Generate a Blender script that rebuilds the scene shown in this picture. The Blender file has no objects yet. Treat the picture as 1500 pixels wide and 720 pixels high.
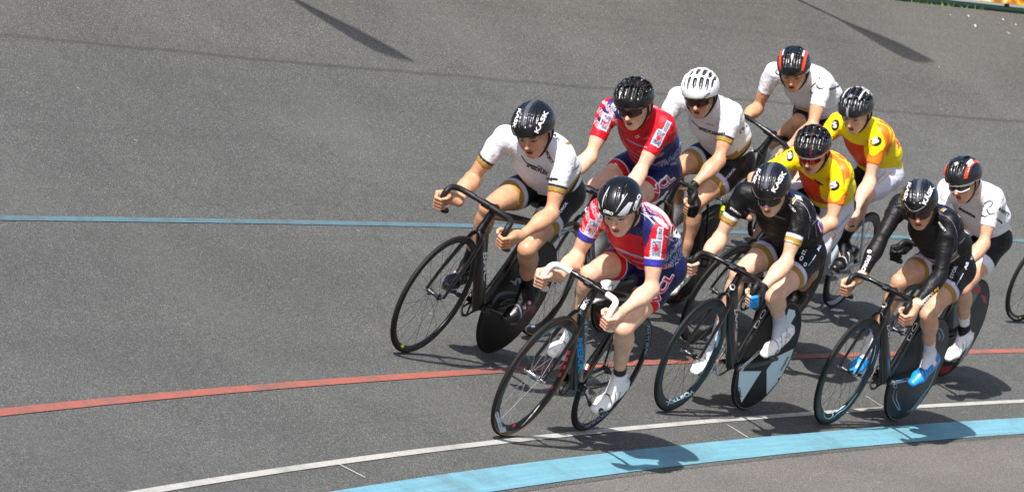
import bpy, bmesh, math, random
import numpy as np
from mathutils import Vector, Matrix
from mathutils.bvhtree import BVHTree
random.seed(7)
rng = np.random.default_rng(11)
S = bpy.context.scene
COL = S.collection

# ------------------------------------------------------------------ camera
IW, IH = 1500.0, 720.0
CAM_P = np.array([0.0, 38.32328, 1.33939])
YAW, PITCH, ROLL, FPX = 1.71182, -0.0193, 0.05115, math.exp(8.73703)
R0, BM, BQ = 40.82434, 0.40673, 0.05444          # radius of the white line, bank slope, bank curvature
D_RED, D_BLUE, D_SEAM, D_T1, D_T2, D_RIM = 0.60885, 1.8962, 3.22148, -0.19868, -0.38001, 4.31913
fw = np.array([math.sin(YAW)*math.cos(PITCH), math.cos(YAW)*math.cos(PITCH), math.sin(PITCH)])
rt = np.array([math.cos(YAW), -math.sin(YAW), 0.0]); up_ = np.cross(rt, fw)
CR = rt*math.cos(ROLL)+up_*math.sin(ROLL); CU = -rt*math.sin(ROLL)+up_*math.cos(ROLL); CF = fw
cam = bpy.data.cameras.new('camera'); camo = bpy.data.objects.new('camera', cam); COL.objects.link(camo)
cam.sensor_width = 36.0; cam.lens = FPX*36.0/IW; cam.clip_start = 0.5; cam.clip_end = 3000
m = Matrix.Identity(4)
for i in range(3):
    m[i][0] = CR[i]; m[i][1] = CU[i]; m[i][2] = -CF[i]; m[i][3] = CAM_P[i]
camo.matrix_world = m
S.camera = camo
cam.dof.use_dof = True; cam.dof.focus_distance = 20.5; cam.dof.aperture_fstop = 9.0
S.render.resolution_x = 1024; S.render.resolution_y = 491

# ------------------------------------------------------------------ world, sun, exposure
SUN_AZ, SUN_EL = math.radians(162.5), math.radians(48.0)
w = bpy.data.worlds.new('World'); S.world = w; w.use_nodes = True
nt = w.node_tree; nt.nodes.clear()
sky = nt.nodes.new('ShaderNodeTexSky'); sky.sky_type = 'NISHITA'; sky.sun_disc = False
sky.sun_elevation = SUN_EL; sky.sun_rotation = math.pi/2-SUN_AZ
sky.air_density = 1.0; sky.dust_density = 2.5; sky.ozone_density = 1.0
bg = nt.nodes.new('ShaderNodeBackground'); bg.inputs[1].default_value = 0.095
wo = nt.nodes.new('ShaderNodeOutputWorld')
nt.links.new(sky.outputs[0], bg.inputs[0]); nt.links.new(bg.outputs[0], wo.inputs[0])
sl = bpy.data.lights.new('sun', 'SUN'); sl.energy = 4.7; sl.angle = math.radians(0.6); sl.color = (1.0, 0.965, 0.92)
so = bpy.data.objects.new('sun', sl); COL.objects.link(so)
sd = Vector((math.cos(SUN_AZ)*math.cos(SUN_EL), math.sin(SUN_AZ)*math.cos(SUN_EL), math.sin(SUN_EL)))
so.rotation_euler = sd.to_track_quat('Z', 'Y').to_euler()
S.view_settings.view_transform = 'Standard'; S.view_settings.look = 'None'
S.view_settings.exposure = 0.66; S.view_settings.gamma = 1.0
S.render.engine = 'CYCLES'

# ------------------------------------------------------------------ helpers
def proj(P):
    v = np.asarray(P)-CAM_P; d = v@CF
    return np.stack([IW/2+FPX*(v@CR)/d, IH/2-FPX*(v@CU)/d], -1)
def ray(px):
    d = CF+CR*(px[0]-IW/2)/FPX-CU*(px[1]-IH/2)/FPX
    return d/np.linalg.norm(d)
def surf_d(d):
    d = np.asarray(d, float)
    dp = np.maximum(d, 0)
    dp = np.minimum(dp, 4.345); z = BM*dp+BQ*dp**2
    # inside the blue band the bank eases out into the flat apron
    dn = np.minimum(d, 0)
    z = z+np.where(dn > -0.42, BM*dn, BM*-0.42+0.16*(np.maximum(dn, -1.6)+0.42))
    return z
def surf(x, y): return surf_d(np.hypot(x, y)-R0)
def unproj(px, dz=0.0):
    dr = ray(px); ts = np.linspace(5, 60, 1200)
    P = CAM_P+dr*ts[:, None]; e = P[:, 2]-surf(P[:, 0], P[:, 1])-dz
    i = int((e < 0).argmax()); t = ts[i-1]+(ts[i]-ts[i-1])*e[i-1]/(e[i-1]-e[i])
    return CAM_P+dr*t
def lin(c):
    if isinstance(c, str):
        c = [int(c[i:i+2], 16)/255 for i in (0, 2, 4)]
    return tuple((v/12.92 if v <= 0.04045 else ((v+0.055)/1.055)**2.4) for v in c)

def mesh_np(name, V, F, mat, parent=None, smooth=True, col=None):
    """V (n,3), F (m,3|4) arrays -> one mesh object"""
    V = np.ascontiguousarray(V, dtype=np.float32); F = np.ascontiguousarray(F, dtype=np.int32)
    me = bpy.data.meshes.new(name)
    n, k = F.shape
    me.vertices.add(len(V)); me.vertices.foreach_set('co', V.ravel())
    me.loops.add(n*k); me.loops.foreach_set('vertex_index', F.ravel())
    me.polygons.add(n); me.polygons.foreach_set('loop_start', np.arange(0, n*k, k, dtype=np.int32))
    try: me.polygons.foreach_set('loop_total', np.full(n, k, dtype=np.int32))
    except Exception: pass
    me.polygons.foreach_set('use_smooth', np.full(n, smooth))
    if col is not None:
        a = me.color_attributes.new('Col', 'FLOAT_COLOR', 'POINT')
        c4 = np.ones((len(V), 4), np.float32); c4[:, :3] = col
        a.data.foreach_set('color', c4.ravel())
    me.update(calc_edges=True); me.validate()
    me.materials.append(mat)
    o = bpy.data.objects.new(name, me); COL.objects.link(o)
    if parent is not None: o.parent = parent
    return o

class MB:
    """collects sweeps, discs and lathes into one mesh"""
    def __init__(s): s.V = []; s.F = []; s.n = 0
    def add(s, V, F):
        s.V.append(np.asarray(V, float)); s.F.append(np.asarray(F, int)+s.n); s.n += len(V)
    def sweep(s, pts, ra, rb=None, n=12, up=(0, 0, 1), closed=False, cap=True):
        """elliptical tube: ra = half width across 'side', rb = half width along the up-ish axis (scalars or lists)"""
        P = np.asarray(pts, float); m_ = len(P)
        ra = np.broadcast_to(np.asarray(ra, float), (m_,)); rb = ra if rb is None else np.broadcast_to(np.asarray(rb, float), (m_,))
        T = np.empty_like(P)
        for i in range(m_):
            a = P[(i-1) % m_] if (closed or i > 0) else P[i]; b = P[(i+1) % m_] if (closed or i < m_-1) else P[i]
            T[i] = b-a
        T /= np.linalg.norm(T, axis=1)[:, None]+1e-12
        U = np.asarray(up, float); A = np.linspace(0, 2*np.pi, n, endpoint=False); rings = []
        prev = None
        for i in range(m_):
            sd_ = np.cross(T[i], U)
            if np.linalg.norm(sd_) < 1e-3: sd_ = prev if prev is not None else np.cross(T[i], (1, 0.01, 0))
            sd_ = sd_/np.linalg.norm(sd_)
            if prev is not None and sd_@prev < 0: sd_ = -sd_
            prev = sd_; w_ = np.cross(sd_, T[i])
            rings.append(P[i]+np.outer(np.cos(A)*ra[i], sd_)+np.outer(np.sin(A)*rb[i], w_))
        V = np.concatenate(rings); F = []
        mm = m_ if closed else m_-1
        for i in range(mm):
            a = i*n; b = ((i+1) % m_)*n
            for j in range(n):
                k = (j+1) % n; F.append((a+j, b+j, b+k, a+k))
        if cap and not closed:
            V = np.concatenate([V, P[:1], P[-1:]]); c0 = m_*n; c1 = c0+1; b = (m_-1)*n
            for j in range(n):
                k = (j+1) % n; F.append((c0, j, k, k)); F.append((c1, b+k, b+j, b+j))
        s.add(V, F)
    def lathe(s, prof, c=(0, 0, 0), n=72, closed=True):
        """profile of (radius, y) turned about the y axis through c (a wheel's axle)"""
        A = np.linspace(0, 2*np.pi, n, endpoint=False); m_ = len(prof); V = []
        for r, y in prof: V.append(np.stack([c[0]+r*np.cos(A), np.full(n, c[1]+y), c[2]+r*np.sin(A)], 1))
        V = np.concatenate(V); F = []
        for i in range(m_ if closed else m_-1):
            a = i*n; b = ((i+1) % m_)*n
            for j in range(n):
                k = (j+1) % n; F.append((a+j, a+k, b+k, b+j))
        s.add(V, F)
    def box(s, c, sx, sy, sz, R=None):
        V = np.array([(x, y, z) for x in (-sx, sx) for y in (-sy, sy) for z in (-sz, sz)], float)
        if R is not None: V = V@np.asarray(R)
        s.add(V+np.asarray(c), [(0, 1, 3, 2), (4, 6, 7, 5), (0, 4, 5, 1), (2, 3, 7, 6), (0, 2, 6, 4), (1, 5, 7, 3)])
    def build(s, name, mat, parent=None, smooth=True, col=None):
        V = np.concatenate(s.V); F = np.concatenate(s.F)
        tri = F[:, 2] == F[:, 3]
        me = bpy.data.meshes.new(name)
        me.from_pydata(V.tolist(), [], [tuple(f[:3]) if t else tuple(f) for f, t in zip(F.tolist(), tri)])
        me.polygons.foreach_set('use_smooth', np.full(len(me.polygons), smooth))
        if smooth: me.set_sharp_from_angle(angle=math.radians(42))
        me.update(); me.materials.append(mat)
        o = bpy.data.objects.new(name, me); COL.objects.link(o)
        if parent is not None: o.parent = parent
        return o

def tag(o, label=None, cat=None, group=None, kind=None):
    if label: o['label'] = label
    if cat: o['category'] = cat
    if group: o['group'] = group
    if kind: o['kind'] = kind
    return o

# ------------------------------------------------------------------ materials
MATS = {}
def material(name, color=(0.5, 0.5, 0.5), rough=0.5, metal=0.0, coat=0.0, spec=0.5, attr=False, noise=0.0, nscale=30.0,
             bump=0.0, bscale=200.0, stretch=(1, 1, 1), sss=0.0, sheen=0.0, bump2=0.0, b2scale=18.0):
    key = (name,)
    if key in MATS: return MATS[key]
    mt = bpy.data.materials.new(name); mt.use_nodes = True; n = mt.node_tree; b = n.nodes['Principled BSDF']
    b.inputs['Roughness'].default_value = rough; b.inputs['Metallic'].default_value = metal
    b.inputs['Coat Weight'].default_value = coat; b.inputs['Coat Roughness'].default_value = 0.05
    b.inputs['Specular IOR Level'].default_value = spec
    if sss:
        b.inputs['Subsurface Weight'].default_value = sss; b.inputs['Subsurface Radius'].default_value = (1, .35, .18)
        b.inputs['Subsurface Scale'].default_value = 0.012
    if sheen: b.inputs['Sheen Weight'].default_value = sheen; b.inputs['Sheen Roughness'].default_value = 0.4
    src = None
    tc = n.nodes.new('ShaderNodeTexCoord'); mp = n.nodes.new('ShaderNodeMapping'); mp.inputs['Scale'].default_value = stretch
    n.links.new(tc.outputs['Object'], mp.inputs[0])
    if attr:
        at = n.nodes.new('ShaderNodeAttribute'); at.attribute_name = 'Col'; src = at.outputs['Color']
    else:
        rg = n.nodes.new('ShaderNodeRGB'); rg.outputs[0].default_value = (*color, 1); src = rg.outputs[0]
    if noise:
        nz = n.nodes.new('ShaderNodeTexNoise'); nz.inputs['Scale'].default_value = nscale; nz.inputs['Detail'].default_value = 4
        n.links.new(mp.outputs[0], nz.inputs[0])
        mr = n.nodes.new('ShaderNodeMapRange'); mr.inputs[1].default_value = 0.25; mr.inputs[2].default_value = 0.75
        mr.inputs[3].default_value = 1-noise; mr.inputs[4].default_value = 1+noise
        n.links.new(nz.outputs[0], mr.inputs[0])
        mx = n.nodes.new('ShaderNodeVectorMath'); mx.operation = 'SCALE'
        n.links.new(src, mx.inputs[0]); n.links.new(mr.outputs[0], mx.inputs['Scale']); src = mx.outputs[0]
    n.links.new(src, b.inputs['Base Color'])
    if bump or bump2:
        last = None
        for st, sc, dist in ((bump, bscale, 0.0015), (bump2, b2scale, 0.01)):
            if not st: continue
            nz = n.nodes.new('ShaderNodeTexNoise'); nz.inputs['Scale'].default_value = sc; nz.inputs['Detail'].default_value = 3
            nz.inputs['Distortion'].default_value = 0.6 if dist > 0.005 else 0
            n.links.new(mp.outputs[0], nz.inputs[0])
            bp = n.nodes.new('ShaderNodeBump'); bp.inputs['Strength'].default_value = st; bp.inputs['Distance'].default_value = dist
            n.links.new(nz.outputs[0], bp.inputs['Height'])
            if last: n.links.new(last, bp.inputs['Normal'])
            last = bp.outputs[0]
        n.links.new(last, b.inputs['Normal'])
    MATS[key] = mt
    return mt

M_SKIN = material('skin', attr=True, rough=0.44, noise=0.17, nscale=26, sss=0.06, bump=0.25, bscale=140, bump2=0.25, b2scale=28)
M_CLOTH = material('lycra_fabric', attr=True, rough=0.5, spec=0.3, noise=0.05, nscale=60, bump=0.15, bscale=500, bump2=0.7, b2scale=22, stretch=(1, 1, 1.6))
M_HELM = material('helmet_shell', attr=True, rough=0.30, coat=0.35, noise=0.05, bump2=0.03, b2scale=30)
M_SHOE = material('shoe_leather', attr=True, rough=0.32, coat=0.2, bump2=0.15, b2scale=40)
M_TYRE = material('tyre_rubber', (0.009, 0.009, 0.0095), rough=0.65, noise=0.2, spec=0.3)
M_CARB = material('carbon_paint', (0.004, 0.004, 0.0045), rough=0.28, coat=0.35, spec=0.35)
M_RIM = material('carbon_rim', (0.006, 0.006, 0.0065), rough=0.34, spec=0.35)
M_DISC = material('carbon_disc', (0.005, 0.005, 0.0055), rough=0.4, spec=0.25, noise=0.3, nscale=9)
M_STEEL = material('polished_steel', (0.55, 0.56, 0.58), rough=0.22, metal=1.0)
M_ALLOY = material('dark_alloy', (0.05, 0.05, 0.055), rough=0.3, metal=0.6)
M_TAPE = material('black_bar_tape', (0.008, 0.008, 0.0085), rough=0.5, spec=0.35, bump=0.5, bscale=90)
M_TAPEW = material('white_bar_tape', (0.78, 0.78, 0.78), rough=0.45, bump=0.4, bscale=90)
M_SPOKE = material('spoke_steel', (0.06, 0.06, 0.065), rough=0.3, metal=0.7)
M_SPOKEW = material('bright_spoke', (0.62, 0.63, 0.65), rough=0.25, metal=0.9)
M_CHAIN = material('chain_steel', (0.42, 0.40, 0.35), rough=0.3, metal=0.9)
M_STRAP = material('helmet_strap', (0.012, 0.012, 0.013), rough=0.7)
M_HAIR = material('brown_hair', (0.045, 0.022, 0.010), rough=0.5, noise=0.4, nscale=60, bump=0.8, bscale=120)
_pm = {}
def paint(hexc, rough=0.4, coat=0.2, metal=0.0, name='paint'):
    k = (hexc, rough, metal)
    if k not in _pm:
        _pm[k] = material('%s_%s_%d' % (name, hexc, int(rough*100)), lin(hexc), rough=rough, coat=coat, metal=metal, noise=0.05, nscale=40)
    return _pm[k]

# ------------------------------------------------------------------ the track
def ring_strip(name, d0, d1, nd, mat, th0, th1, nth, dz=0.0, label=None, dfun=None):
    th = np.linspace(th0, th1, nth); dd = np.linspace(d0, d1, nd) if dfun is None else np.asarray(dfun)
    TH, DD = np.meshgrid(th, dd, indexing='ij')
    X = (R0+DD)*np.sin(TH); Y = (R0+DD)*np.cos(TH); Z = surf_d(DD)+dz
    V = np.stack([X, Y, Z], -1).reshape(-1, 3); k = len(dd)
    i, j = np.meshgrid(np.arange(nth-1), np.arange(k-1), indexing='ij'); a = (i*k+j).ravel()
    F = np.stack([a, a+1, a+k+1, a+k], 1)
    o = mesh_np(name, V, F, mat)
    o['kind'] = 'structure'
    return o

def polar_nodes(n):
    """distance d from the white line, and arc length, as shader values"""
    ge = n.nodes.new('ShaderNodeNewGeometry'); sp = n.nodes.new('ShaderNodeSeparateXYZ'); n.links.new(ge.outputs['Position'], sp.inputs[0])
    def mth(op, a, b=None):
        q = n.nodes.new('ShaderNodeMath'); q.operation = op
        for i_, v in enumerate((a, b)):
            if v is None: continue
            if isinstance(v, (int, float)): q.inputs[i_].default_value = v
            else: n.links.new(v, q.inputs[i_])
        return q.outputs[0]
    x2 = mth('MULTIPLY', sp.outputs[0], sp.outputs[0]); y2 = mth('MULTIPLY', sp.outputs[1], sp.outputs[1])
    r = mth('SQRT', mth('ADD', x2, y2)); d = mth('SUBTRACT', r, R0)
    arc = mth('MULTIPLY', mth('ARCTAN2', sp.outputs[0], sp.outputs[1]), R0)
    return ge, d, arc, mth

def ramp(n, src, stops):
    c = n.nodes.new('ShaderNodeValToRGB'); e = c.color_ramp.elements
    while len(e) < len(stops): e.new(0.5)
    for q, (p, col) in zip(e, stops): q.position = p; q.color = (*col, 1) if not isinstance(col, (int, float)) else (col, col, col, 1)
    n.links.new(src, c.inputs[0]); return c.outputs[0]
def noise(n, vec, scale, detail=4, rough=0.55, dist=0.0):
    z = n.nodes.new('ShaderNodeTexNoise'); z.inputs['Scale'].default_value = scale; z.inputs['Detail'].default_value = detail
    z.inputs['Roughness'].default_value = rough; z.inputs['Distortion'].default_value = dist
    n.links.new(vec, z.inputs[0]); return z.outputs[0]
def mixc(n, f, a, b, mode='MIX'):
    q = n.nodes.new('ShaderNodeMix'); q.data_type = 'RGBA'; q.blend_type = mode
    for sock, v in ((q.inputs[0], f), (q.inputs[6], a), (q.inputs[7], b)):
        if isinstance(v, (int, float)): sock.default_value = v
        elif isinstance(v, tuple): sock.default_value = (*v, 1)
        else: n.links.new(v, sock)
    return q.outputs[2]

def asphalt_group(n, base=(0.087, 0.088, 0.083)):
    ge, d, arc, mth = polar_nodes(n); pos = ge.outputs['Position']
    cv = n.nodes.new('ShaderNodeCombineXYZ'); n.links.new(mth('MULTIPLY', arc, 0.12), cv.inputs[0]); n.links.new(d, cv.inputs[1])
    # stone chippings
    vo = n.nodes.new('ShaderNodeTexVoronoi'); vo.inputs['Scale'].default_value = 240; n.links.new(pos, vo.inputs['Vector'])
    g1 = noise(n, pos, 150, 3, 0.7); g2 = noise(n, pos, 300, 2, 0.6)
    big = noise(n, pos, 0.9, 4, 0.6); streak = noise(n, cv.outputs[0], 1.6, 5, 0.6)
    sep = n.nodes.new('ShaderNodeSeparateColor'); n.links.new(vo.outputs['Color'], sep.inputs[0])
    stone = ramp(n, sep.outputs[0], [(0.0, 0.52), (0.5, 0.92), (0.84, 1.28), (1.0, 2.9)])
    grain = ramp(n, g1, [(0.25, 0.55), (0.5, 1.0), (0.78, 1.6)])
    c = mixc(n, 1.0, base, stone, 'MULTIPLY'); c = mixc(n, 0.9, c, grain, 'MULTIPLY')
    c = mixc(n, 0.8, c, ramp(n, big, [(0.3, 0.86), (0.7, 1.12)]), 'MULTIPLY')
    c = mixc(n, 0.7, c, ramp(n, streak, [(0.3, 0.86), (0.7, 1.12)]), 'MULTIPLY')
    # warmer, mossy dust towards the rim
    rimf = n.nodes.new('ShaderNodeMapRange'); rimf.inputs[1].default_value = 2.9; rimf.inputs[2].default_value = 4.3
    n.links.new(mth('ADD', d, mth('MULTIPLY', mth('SUBTRACT', big, 0.5), 1.2)), rimf.inputs[0])
    c = mixc(n, mth('MULTIPLY', rimf.outputs[0], 0.75), c, mixc(n, 1.0, c, (1.05, 0.93, 0.85), 'MULTIPLY'))
    h = mth('ADD', mth('MULTIPLY', g1, 0.6), mth('MULTIPLY', vo.outputs['Distance'], 0.8))
    bp = n.nodes.new('ShaderNodeBump'); bp.inputs['Strength'].default_value = 0.55; bp.inputs['Distance'].default_value = 0.004
    n.links.new(h, bp.inputs['Height'])
    return c, bp.outputs[0], d, arc, mth, pos

def asphalt_mat():
    mt = bpy.data.materials.new('asphalt'); mt.use_nodes = True; n = mt.node_tree; b = n.nodes['Principled BSDF']
    c, nrm, d, arc, mth, pos = asphalt_group(n)
    # tar seam and hairline cracks that run along the bank
    wob = noise(n, pos, 1.3, 4, 0.6)
    for dd, wd, st in ((D_SEAM, 0.007, 0.5), (D_SEAM+0.9, 0.003, 0.12)):
        q = mth('ABSOLUTE', mth('SUBTRACT', mth('ADD', d, mth('MULTIPLY', mth('SUBTRACT', wob, 0.5), 0.05)), dd))
        f = n.nodes.new('ShaderNodeMapRange'); f.inputs[1].default_value = wd; f.inputs[2].default_value = wd*2.6
        f.inputs[3].default_value = st; f.inputs[4].default_value = 0; n.links.new(q, f.inputs[0])
        c = mixc(n, mth('MULTIPLY', f.outputs[0], mth('ADD', 0.45, wob)), c, (0.035, 0.034, 0.03))
    vo = n.nodes.new('ShaderNodeTexVoronoi'); vo.feature = 'DISTANCE_TO_EDGE'; vo.inputs['Scale'].default_value = 0.55
    wv = n.nodes.new('ShaderNodeVectorMath'); wv.operation = 'MULTIPLY_ADD'; nz = n.nodes.new('ShaderNodeTexNoise'); nz.inputs['Scale'].default_value = 2.2; nz.inputs['Detail'].default_value = 6
    n.links.new(pos, nz.inputs[0]); n.links.new(nz.outputs['Color'], wv.inputs[0]); wv.inputs[1].default_value = (0.9, 0.9, 0.9); n.links.new(pos, wv.inputs[2]); n.links.new(wv.outputs[0], vo.inputs['Vector'])
    fc = n.nodes.new('ShaderNodeMapRange'); fc.inputs[1].default_value = 0.0; fc.inputs[2].default_value = 0.0045; fc.inputs[3].default_value = 0.55; fc.inputs[4].default_value = 0; n.links.new(vo.outputs['Distance'], fc.inputs[0])
    msk = ramp(n, noise(n, pos, 0.35, 2), [(0.50, 0.0), (0.60, 1.0)]); c = mixc(n, mth('MULTIPLY', fc.outputs[0], msk), c, (0.04, 0.04, 0.035))
    cv2 = n.nodes.new('ShaderNodeCombineXYZ'); n.links.new(mth('MULTIPLY', arc, 0.035), cv2.inputs[0]); n.links.new(mth('MULTIPLY', d, 5.0), cv2.inputs[1])
    tm_ = noise(n, cv2.outputs[0], 2.2, 3, 0.5); c = mixc(n, ramp(n, tm_, [(0.56, 0.0), (0.66, 0.14)]), c, (0.045, 0.045, 0.043))
    pt = noise(n, pos, 0.45, 3, 0.5, 0.4); c = mixc(n, ramp(n, pt, [(0.54, 0.0), (0.60, 0.22)]), c, (0.11, 0.112, 0.105))
    dots = n.nodes.new('ShaderNodeTexVoronoi'); dots.inputs['Scale'].default_value = 3.2; n.links.new(pos, dots.inputs['Vector']); sc2 = n.nodes.new('ShaderNodeSeparateColor'); n.links.new(dots.outputs['Color'], sc2.inputs[0])
    dm = mth('MULTIPLY', mth('LESS_THAN', dots.outputs['Distance'], 0.035), mth('GREATER_THAN', sc2.outputs[1], 0.72)); c = mixc(n, mth('MULTIPLY', dm, 0.55), c, (0.32, 0.32, 0.30))
    n.links.new(c, b.inputs['Base Color']); n.links.new(nrm, b.inputs['Normal']); b.inputs['Roughness'].default_value = 0.85
    b.inputs['Specular IOR Level'].default_value = 0.3
    return mt
def line_mat(name, col, wear, worn=(0.087, 0.088, 0.083), brush=False):
    mt = bpy.data.materials.new(name); mt.use_nodes = True; n = mt.node_tree; b = n.nodes['Principled BSDF']
    c, nrm, d, arc, mth, pos = asphalt_group(n)
    g = noise(n, pos, 150, 3, 0.7); bigger = noise(n, pos, 6, 4, 0.6)
    f = ramp(n, mth('ADD', mth('MULTIPLY', g, 0.65), mth('MULTIPLY', bigger, 0.35)), [(0.5-0.10+wear*0.16, 1.0), (0.62+wear*0.1-0.04, 0.0)])
    pc = mixc(n, 0.5, col, ramp(n, noise(n, pos, 60, 3), [(0.3, 0.72), (0.7, 1.15)]), 'MULTIPLY')
    if brush:
        cv = n.nodes.new('ShaderNodeCombineXYZ'); n.links.new(mth('MULTIPLY', arc, 0.9), cv.inputs[0]); n.links.new(mth('MULTIPLY', d, 26), cv.inputs[1])
        st = noise(n, cv.outputs[0], 1.5, 5, 0.65)
        pc = mixc(n, ramp(n, st, [(0.42, 0.0), (0.66, 0.5)]), pc, tuple(v*1.2+0.04 for v in col))
        crack = noise(n, cv.outputs[0], 0.8, 5, 0.7)
        pc = mixc(n, ramp(n, crack, [(0.60, 0.0), (0.66, 0.5)]), pc, (0.16, 0.20, 0.21))
    dirt = noise(n, pos, 2.5, 5, 0.65); pc = mixc(n, ramp(n, dirt, [(0.50, 0.0), (0.72, 0.45)]), pc, (0.09, 0.09, 0.085))
    c2 = mixc(n, mth('MULTIPLY', mth('SUBTRACT', 1.0, f), 1.0), pc, c)
    n.links.new(c2, b.inputs['Base Color']); n.links.new(nrm, b.inputs['Normal']); b.inputs['Roughness'].default_value = 0.7
    return mt
M_ASPH = asphalt_mat()
TH0, TH1 = math.radians(-75), math.radians(120)
ring_strip('track', -0.41, 4.36, 90, M_ASPH, TH0, TH1, 900)
ap = bpy.data.materials.new('apron_tarmac'); ap.use_nodes = True
n = ap.node_tree; b = n.nodes['Principled BSDF']; c, nrm, *_ = asphalt_group(n, (0.128, 0.118, 0.108))
n.links.new(c, b.inputs['Base Color']); n.links.new(nrm, b.inputs['Normal']); b.inputs['Roughness'].default_value = 0.85
ring_strip('infield_ground', -34, -0.405, 0, ap, TH0, TH1, 500, dz=-0.002, dfun=[-34, -20, -10, -6, -4, -3, -2, -1.6, -1.2, -.9, -.7, -.5, -.42, -.405])
M_WHITE = line_mat('white_line_paint', (0.44, 0.43, 0.39), 1.0)
M_RED = line_mat('red_line_paint', (0.38, 0.105, 0.07), 0.5)
M_BLUE = line_mat('blue_line_paint', (0.085, 0.19, 0.235), 0.4)
M_BAND = line_mat('light_blue_band_paint', (0.135, 0.33, 0.41), 1.3, brush=True)
ring_strip('white_line', -0.019, 0.019, 3, M_WHITE, TH0, TH1, 900, dz=0.004)
ring_strip('red_line', D_RED-0.023, D_RED+0.023, 4, M_RED, TH0, TH1, 900, dz=0.004)
ring_strip('blue_line', D_BLUE-0.017, D_BLUE+0.017, 4, M_BLUE, TH0, TH1, 900, dz=0.004)
ring_strip('light_blue_band', D_T2, D_T1, 8, M_BAND, TH0, TH1, 900, dz=0.004)
# short cross marks between the white line and the band
mk = MB()
for a, b_ in (((494, 679), (535, 700)), ((1065, 622), (1096, 641)), ((1268, 580), (1296, 598))):
    A = unproj(a); B = unproj(b_)
    dirv = B-A; sd_ = np.cross(dirv, (0, 0, 1)); sd_ /= np.linalg.norm(sd_); L_ = []
    for t in np.linspace(0, 1, 6):
        for s_ in (-0.010, 0.010):
            q = A+dirv*t+sd_*s_; q[2] = surf(q[0], q[1])+0.0045; L_.append(q)
    mk.add(L_, [(2*i, 2*i+1, 2*i+3, 2*i+2) for i in range(5)])
o = mk.build('distance_marks', M_WHITE); o['kind'] = 'structure'

# far ground beyond the rim
M_GRASS = material('grass_ground', (0.05, 0.085, 0.02), rough=0.9, noise=0.5, nscale=2.0)
th = np.linspace(TH0, TH1, 240); V = []
rr = [4.34, 4.6, 4.9, 5.5, 8, 14, 40, 400]; zr = surf_d(4.6)
for t in th:
    for d in rr: V.append(((R0+d)*math.sin(t), (R0+d)*math.cos(t), float(zr)-0.02-(0.0 if d < 5.5 else min(1.2, 0.25*(d-5)))))
k = len(rr); F = [(i*k+j, i*k+j+1, (i+1)*k+j+1, (i+1)*k+j) for i in range(len(th)-1) for j in range(k-1)]
o = mesh_np('grass_verge_ground', V, F, M_GRASS); o['kind'] = 'structure'
# grass tufts along the rim
gb = MB(); 
Vg = []; Fg = []
for i in range(2600):
    t = math.radians(rng.uniform(10, 66)); d = 4.34+rng.exponential(0.05); h = rng.uniform(0.012, 0.045)
    if math.sin(t*31)+math.sin(t*77+1) < 0.3 and rng.random() < 0.93: continue
    x, y = (R0+d)*math.sin(t), (R0+d)*math.cos(t); z = float(surf_d(min(d, 4.6))); a = rng.uniform(0, 6.28); ww = 0.006
    lx, ly = rng.normal(0, .02, 2); q = len(Vg)
    Vg += [(x-ww*math.cos(a), y-ww*math.sin(a), z-0.01), (x+ww*math.cos(a), y+ww*math.sin(a), z-0.01), (x+lx, y+ly, z+h)]; Fg.append((q, q+1, q+2, q+2))
gb.add(Vg, Fg)
M_BLADE = material('grass_blades', (0.07, 0.16, 0.02), rough=0.7, noise=0.5, nscale=4)
tag(gb.build('rim_grass', M_BLADE, smooth=False), 'green grass tufts growing along the top rim of the track', 'grass', kind='stuff')

def polar(t, d, z): return np.array([(R0+d)*math.sin(t), (R0+d)*math.cos(t), z])
# rim fence: dark posts and rails with the boards hanging on it
zt = float(surf_d(4.6))
fe = bpy.data.objects.new('rim_fence', None); COL.objects.link(fe)
tag(fe, 'dark green railing running along the top rim of the banked track', 'fence')
M_GREEN = material('dark_green_paint', (0.012, 0.03, 0.02), rough=0.5, noise=0.3)
ft = np.radians(np.arange(28, 64, 0.5))
for z0 in (0.045, 0.55, 1.05):
    rl = MB(); rl.sweep([polar(t, 4.42, zt+z0-0.02) for t in ft], 0.018, 0.022 if z0 > 0.1 else 0.03, n=8); rl.build('rail', M_GREEN, fe)
pm = None
for t in np.radians(np.arange(28.5, 64, 1.4)):
    if pm is None:
        q = MB(); q.sweep([(0, 0, -0.5), (0, 0, 1.02)], 0.022, n=8); pm = q.build('post', M_GREEN, fe); pm.location = polar(t, 4.44, zt)
    else:
        c_ = pm.copy(); COL.objects.link(c_); c_.parent = fe; c_.location = polar(t, 4.44, zt)
def board(name, px0, px1, mat, label, cat, z0=0.075, z1=0.95, dd=4.395):
    def tha(px):
        dr = ray((px, 10)); ts = np.linspace(15, 60, 4000); P = CAM_P+dr*ts[:, None]
        r = np.hypot(P[:, 0], P[:, 1])-R0-dd; i = int((r > 0).argmax()) if ts[0] else 0
        i = np.where((r[:-1] < 0) & (r[1:] >= 0))[0]; i = int(i[-1]) if len(i) else len(ts)-1
        return math.atan2(P[i, 0], P[i, 1])
    t0, t1 = tha(px0), tha(px1)
    q = MB(); 
    tt = np.linspace(t0, t1, 30); V = []; 
    for t in tt:
        for d_ in (dd, dd+0.02):
            for z_ in (z0, z1): V.append(polar(t, d_, zt+z_))
    F = []
    for i in range(29):
        a = 4*i; b2 = a+4
        F += [(a, b2, b2+1, a+1), (a+2, a+3, b2+3, b2+2), (a+1, b2+1, b2+3, a+3), (a, a+2, b2+2, b2)]
    F += [(0, 1, 3, 2), (116, 118, 119, 117)]
    q.add(V, F); return tag(q.build(name, mat, smooth=False), label, cat)
M_BWHITE = material('white_vinyl', (0.8, 0.8, 0.8), rough=0.5)
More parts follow.
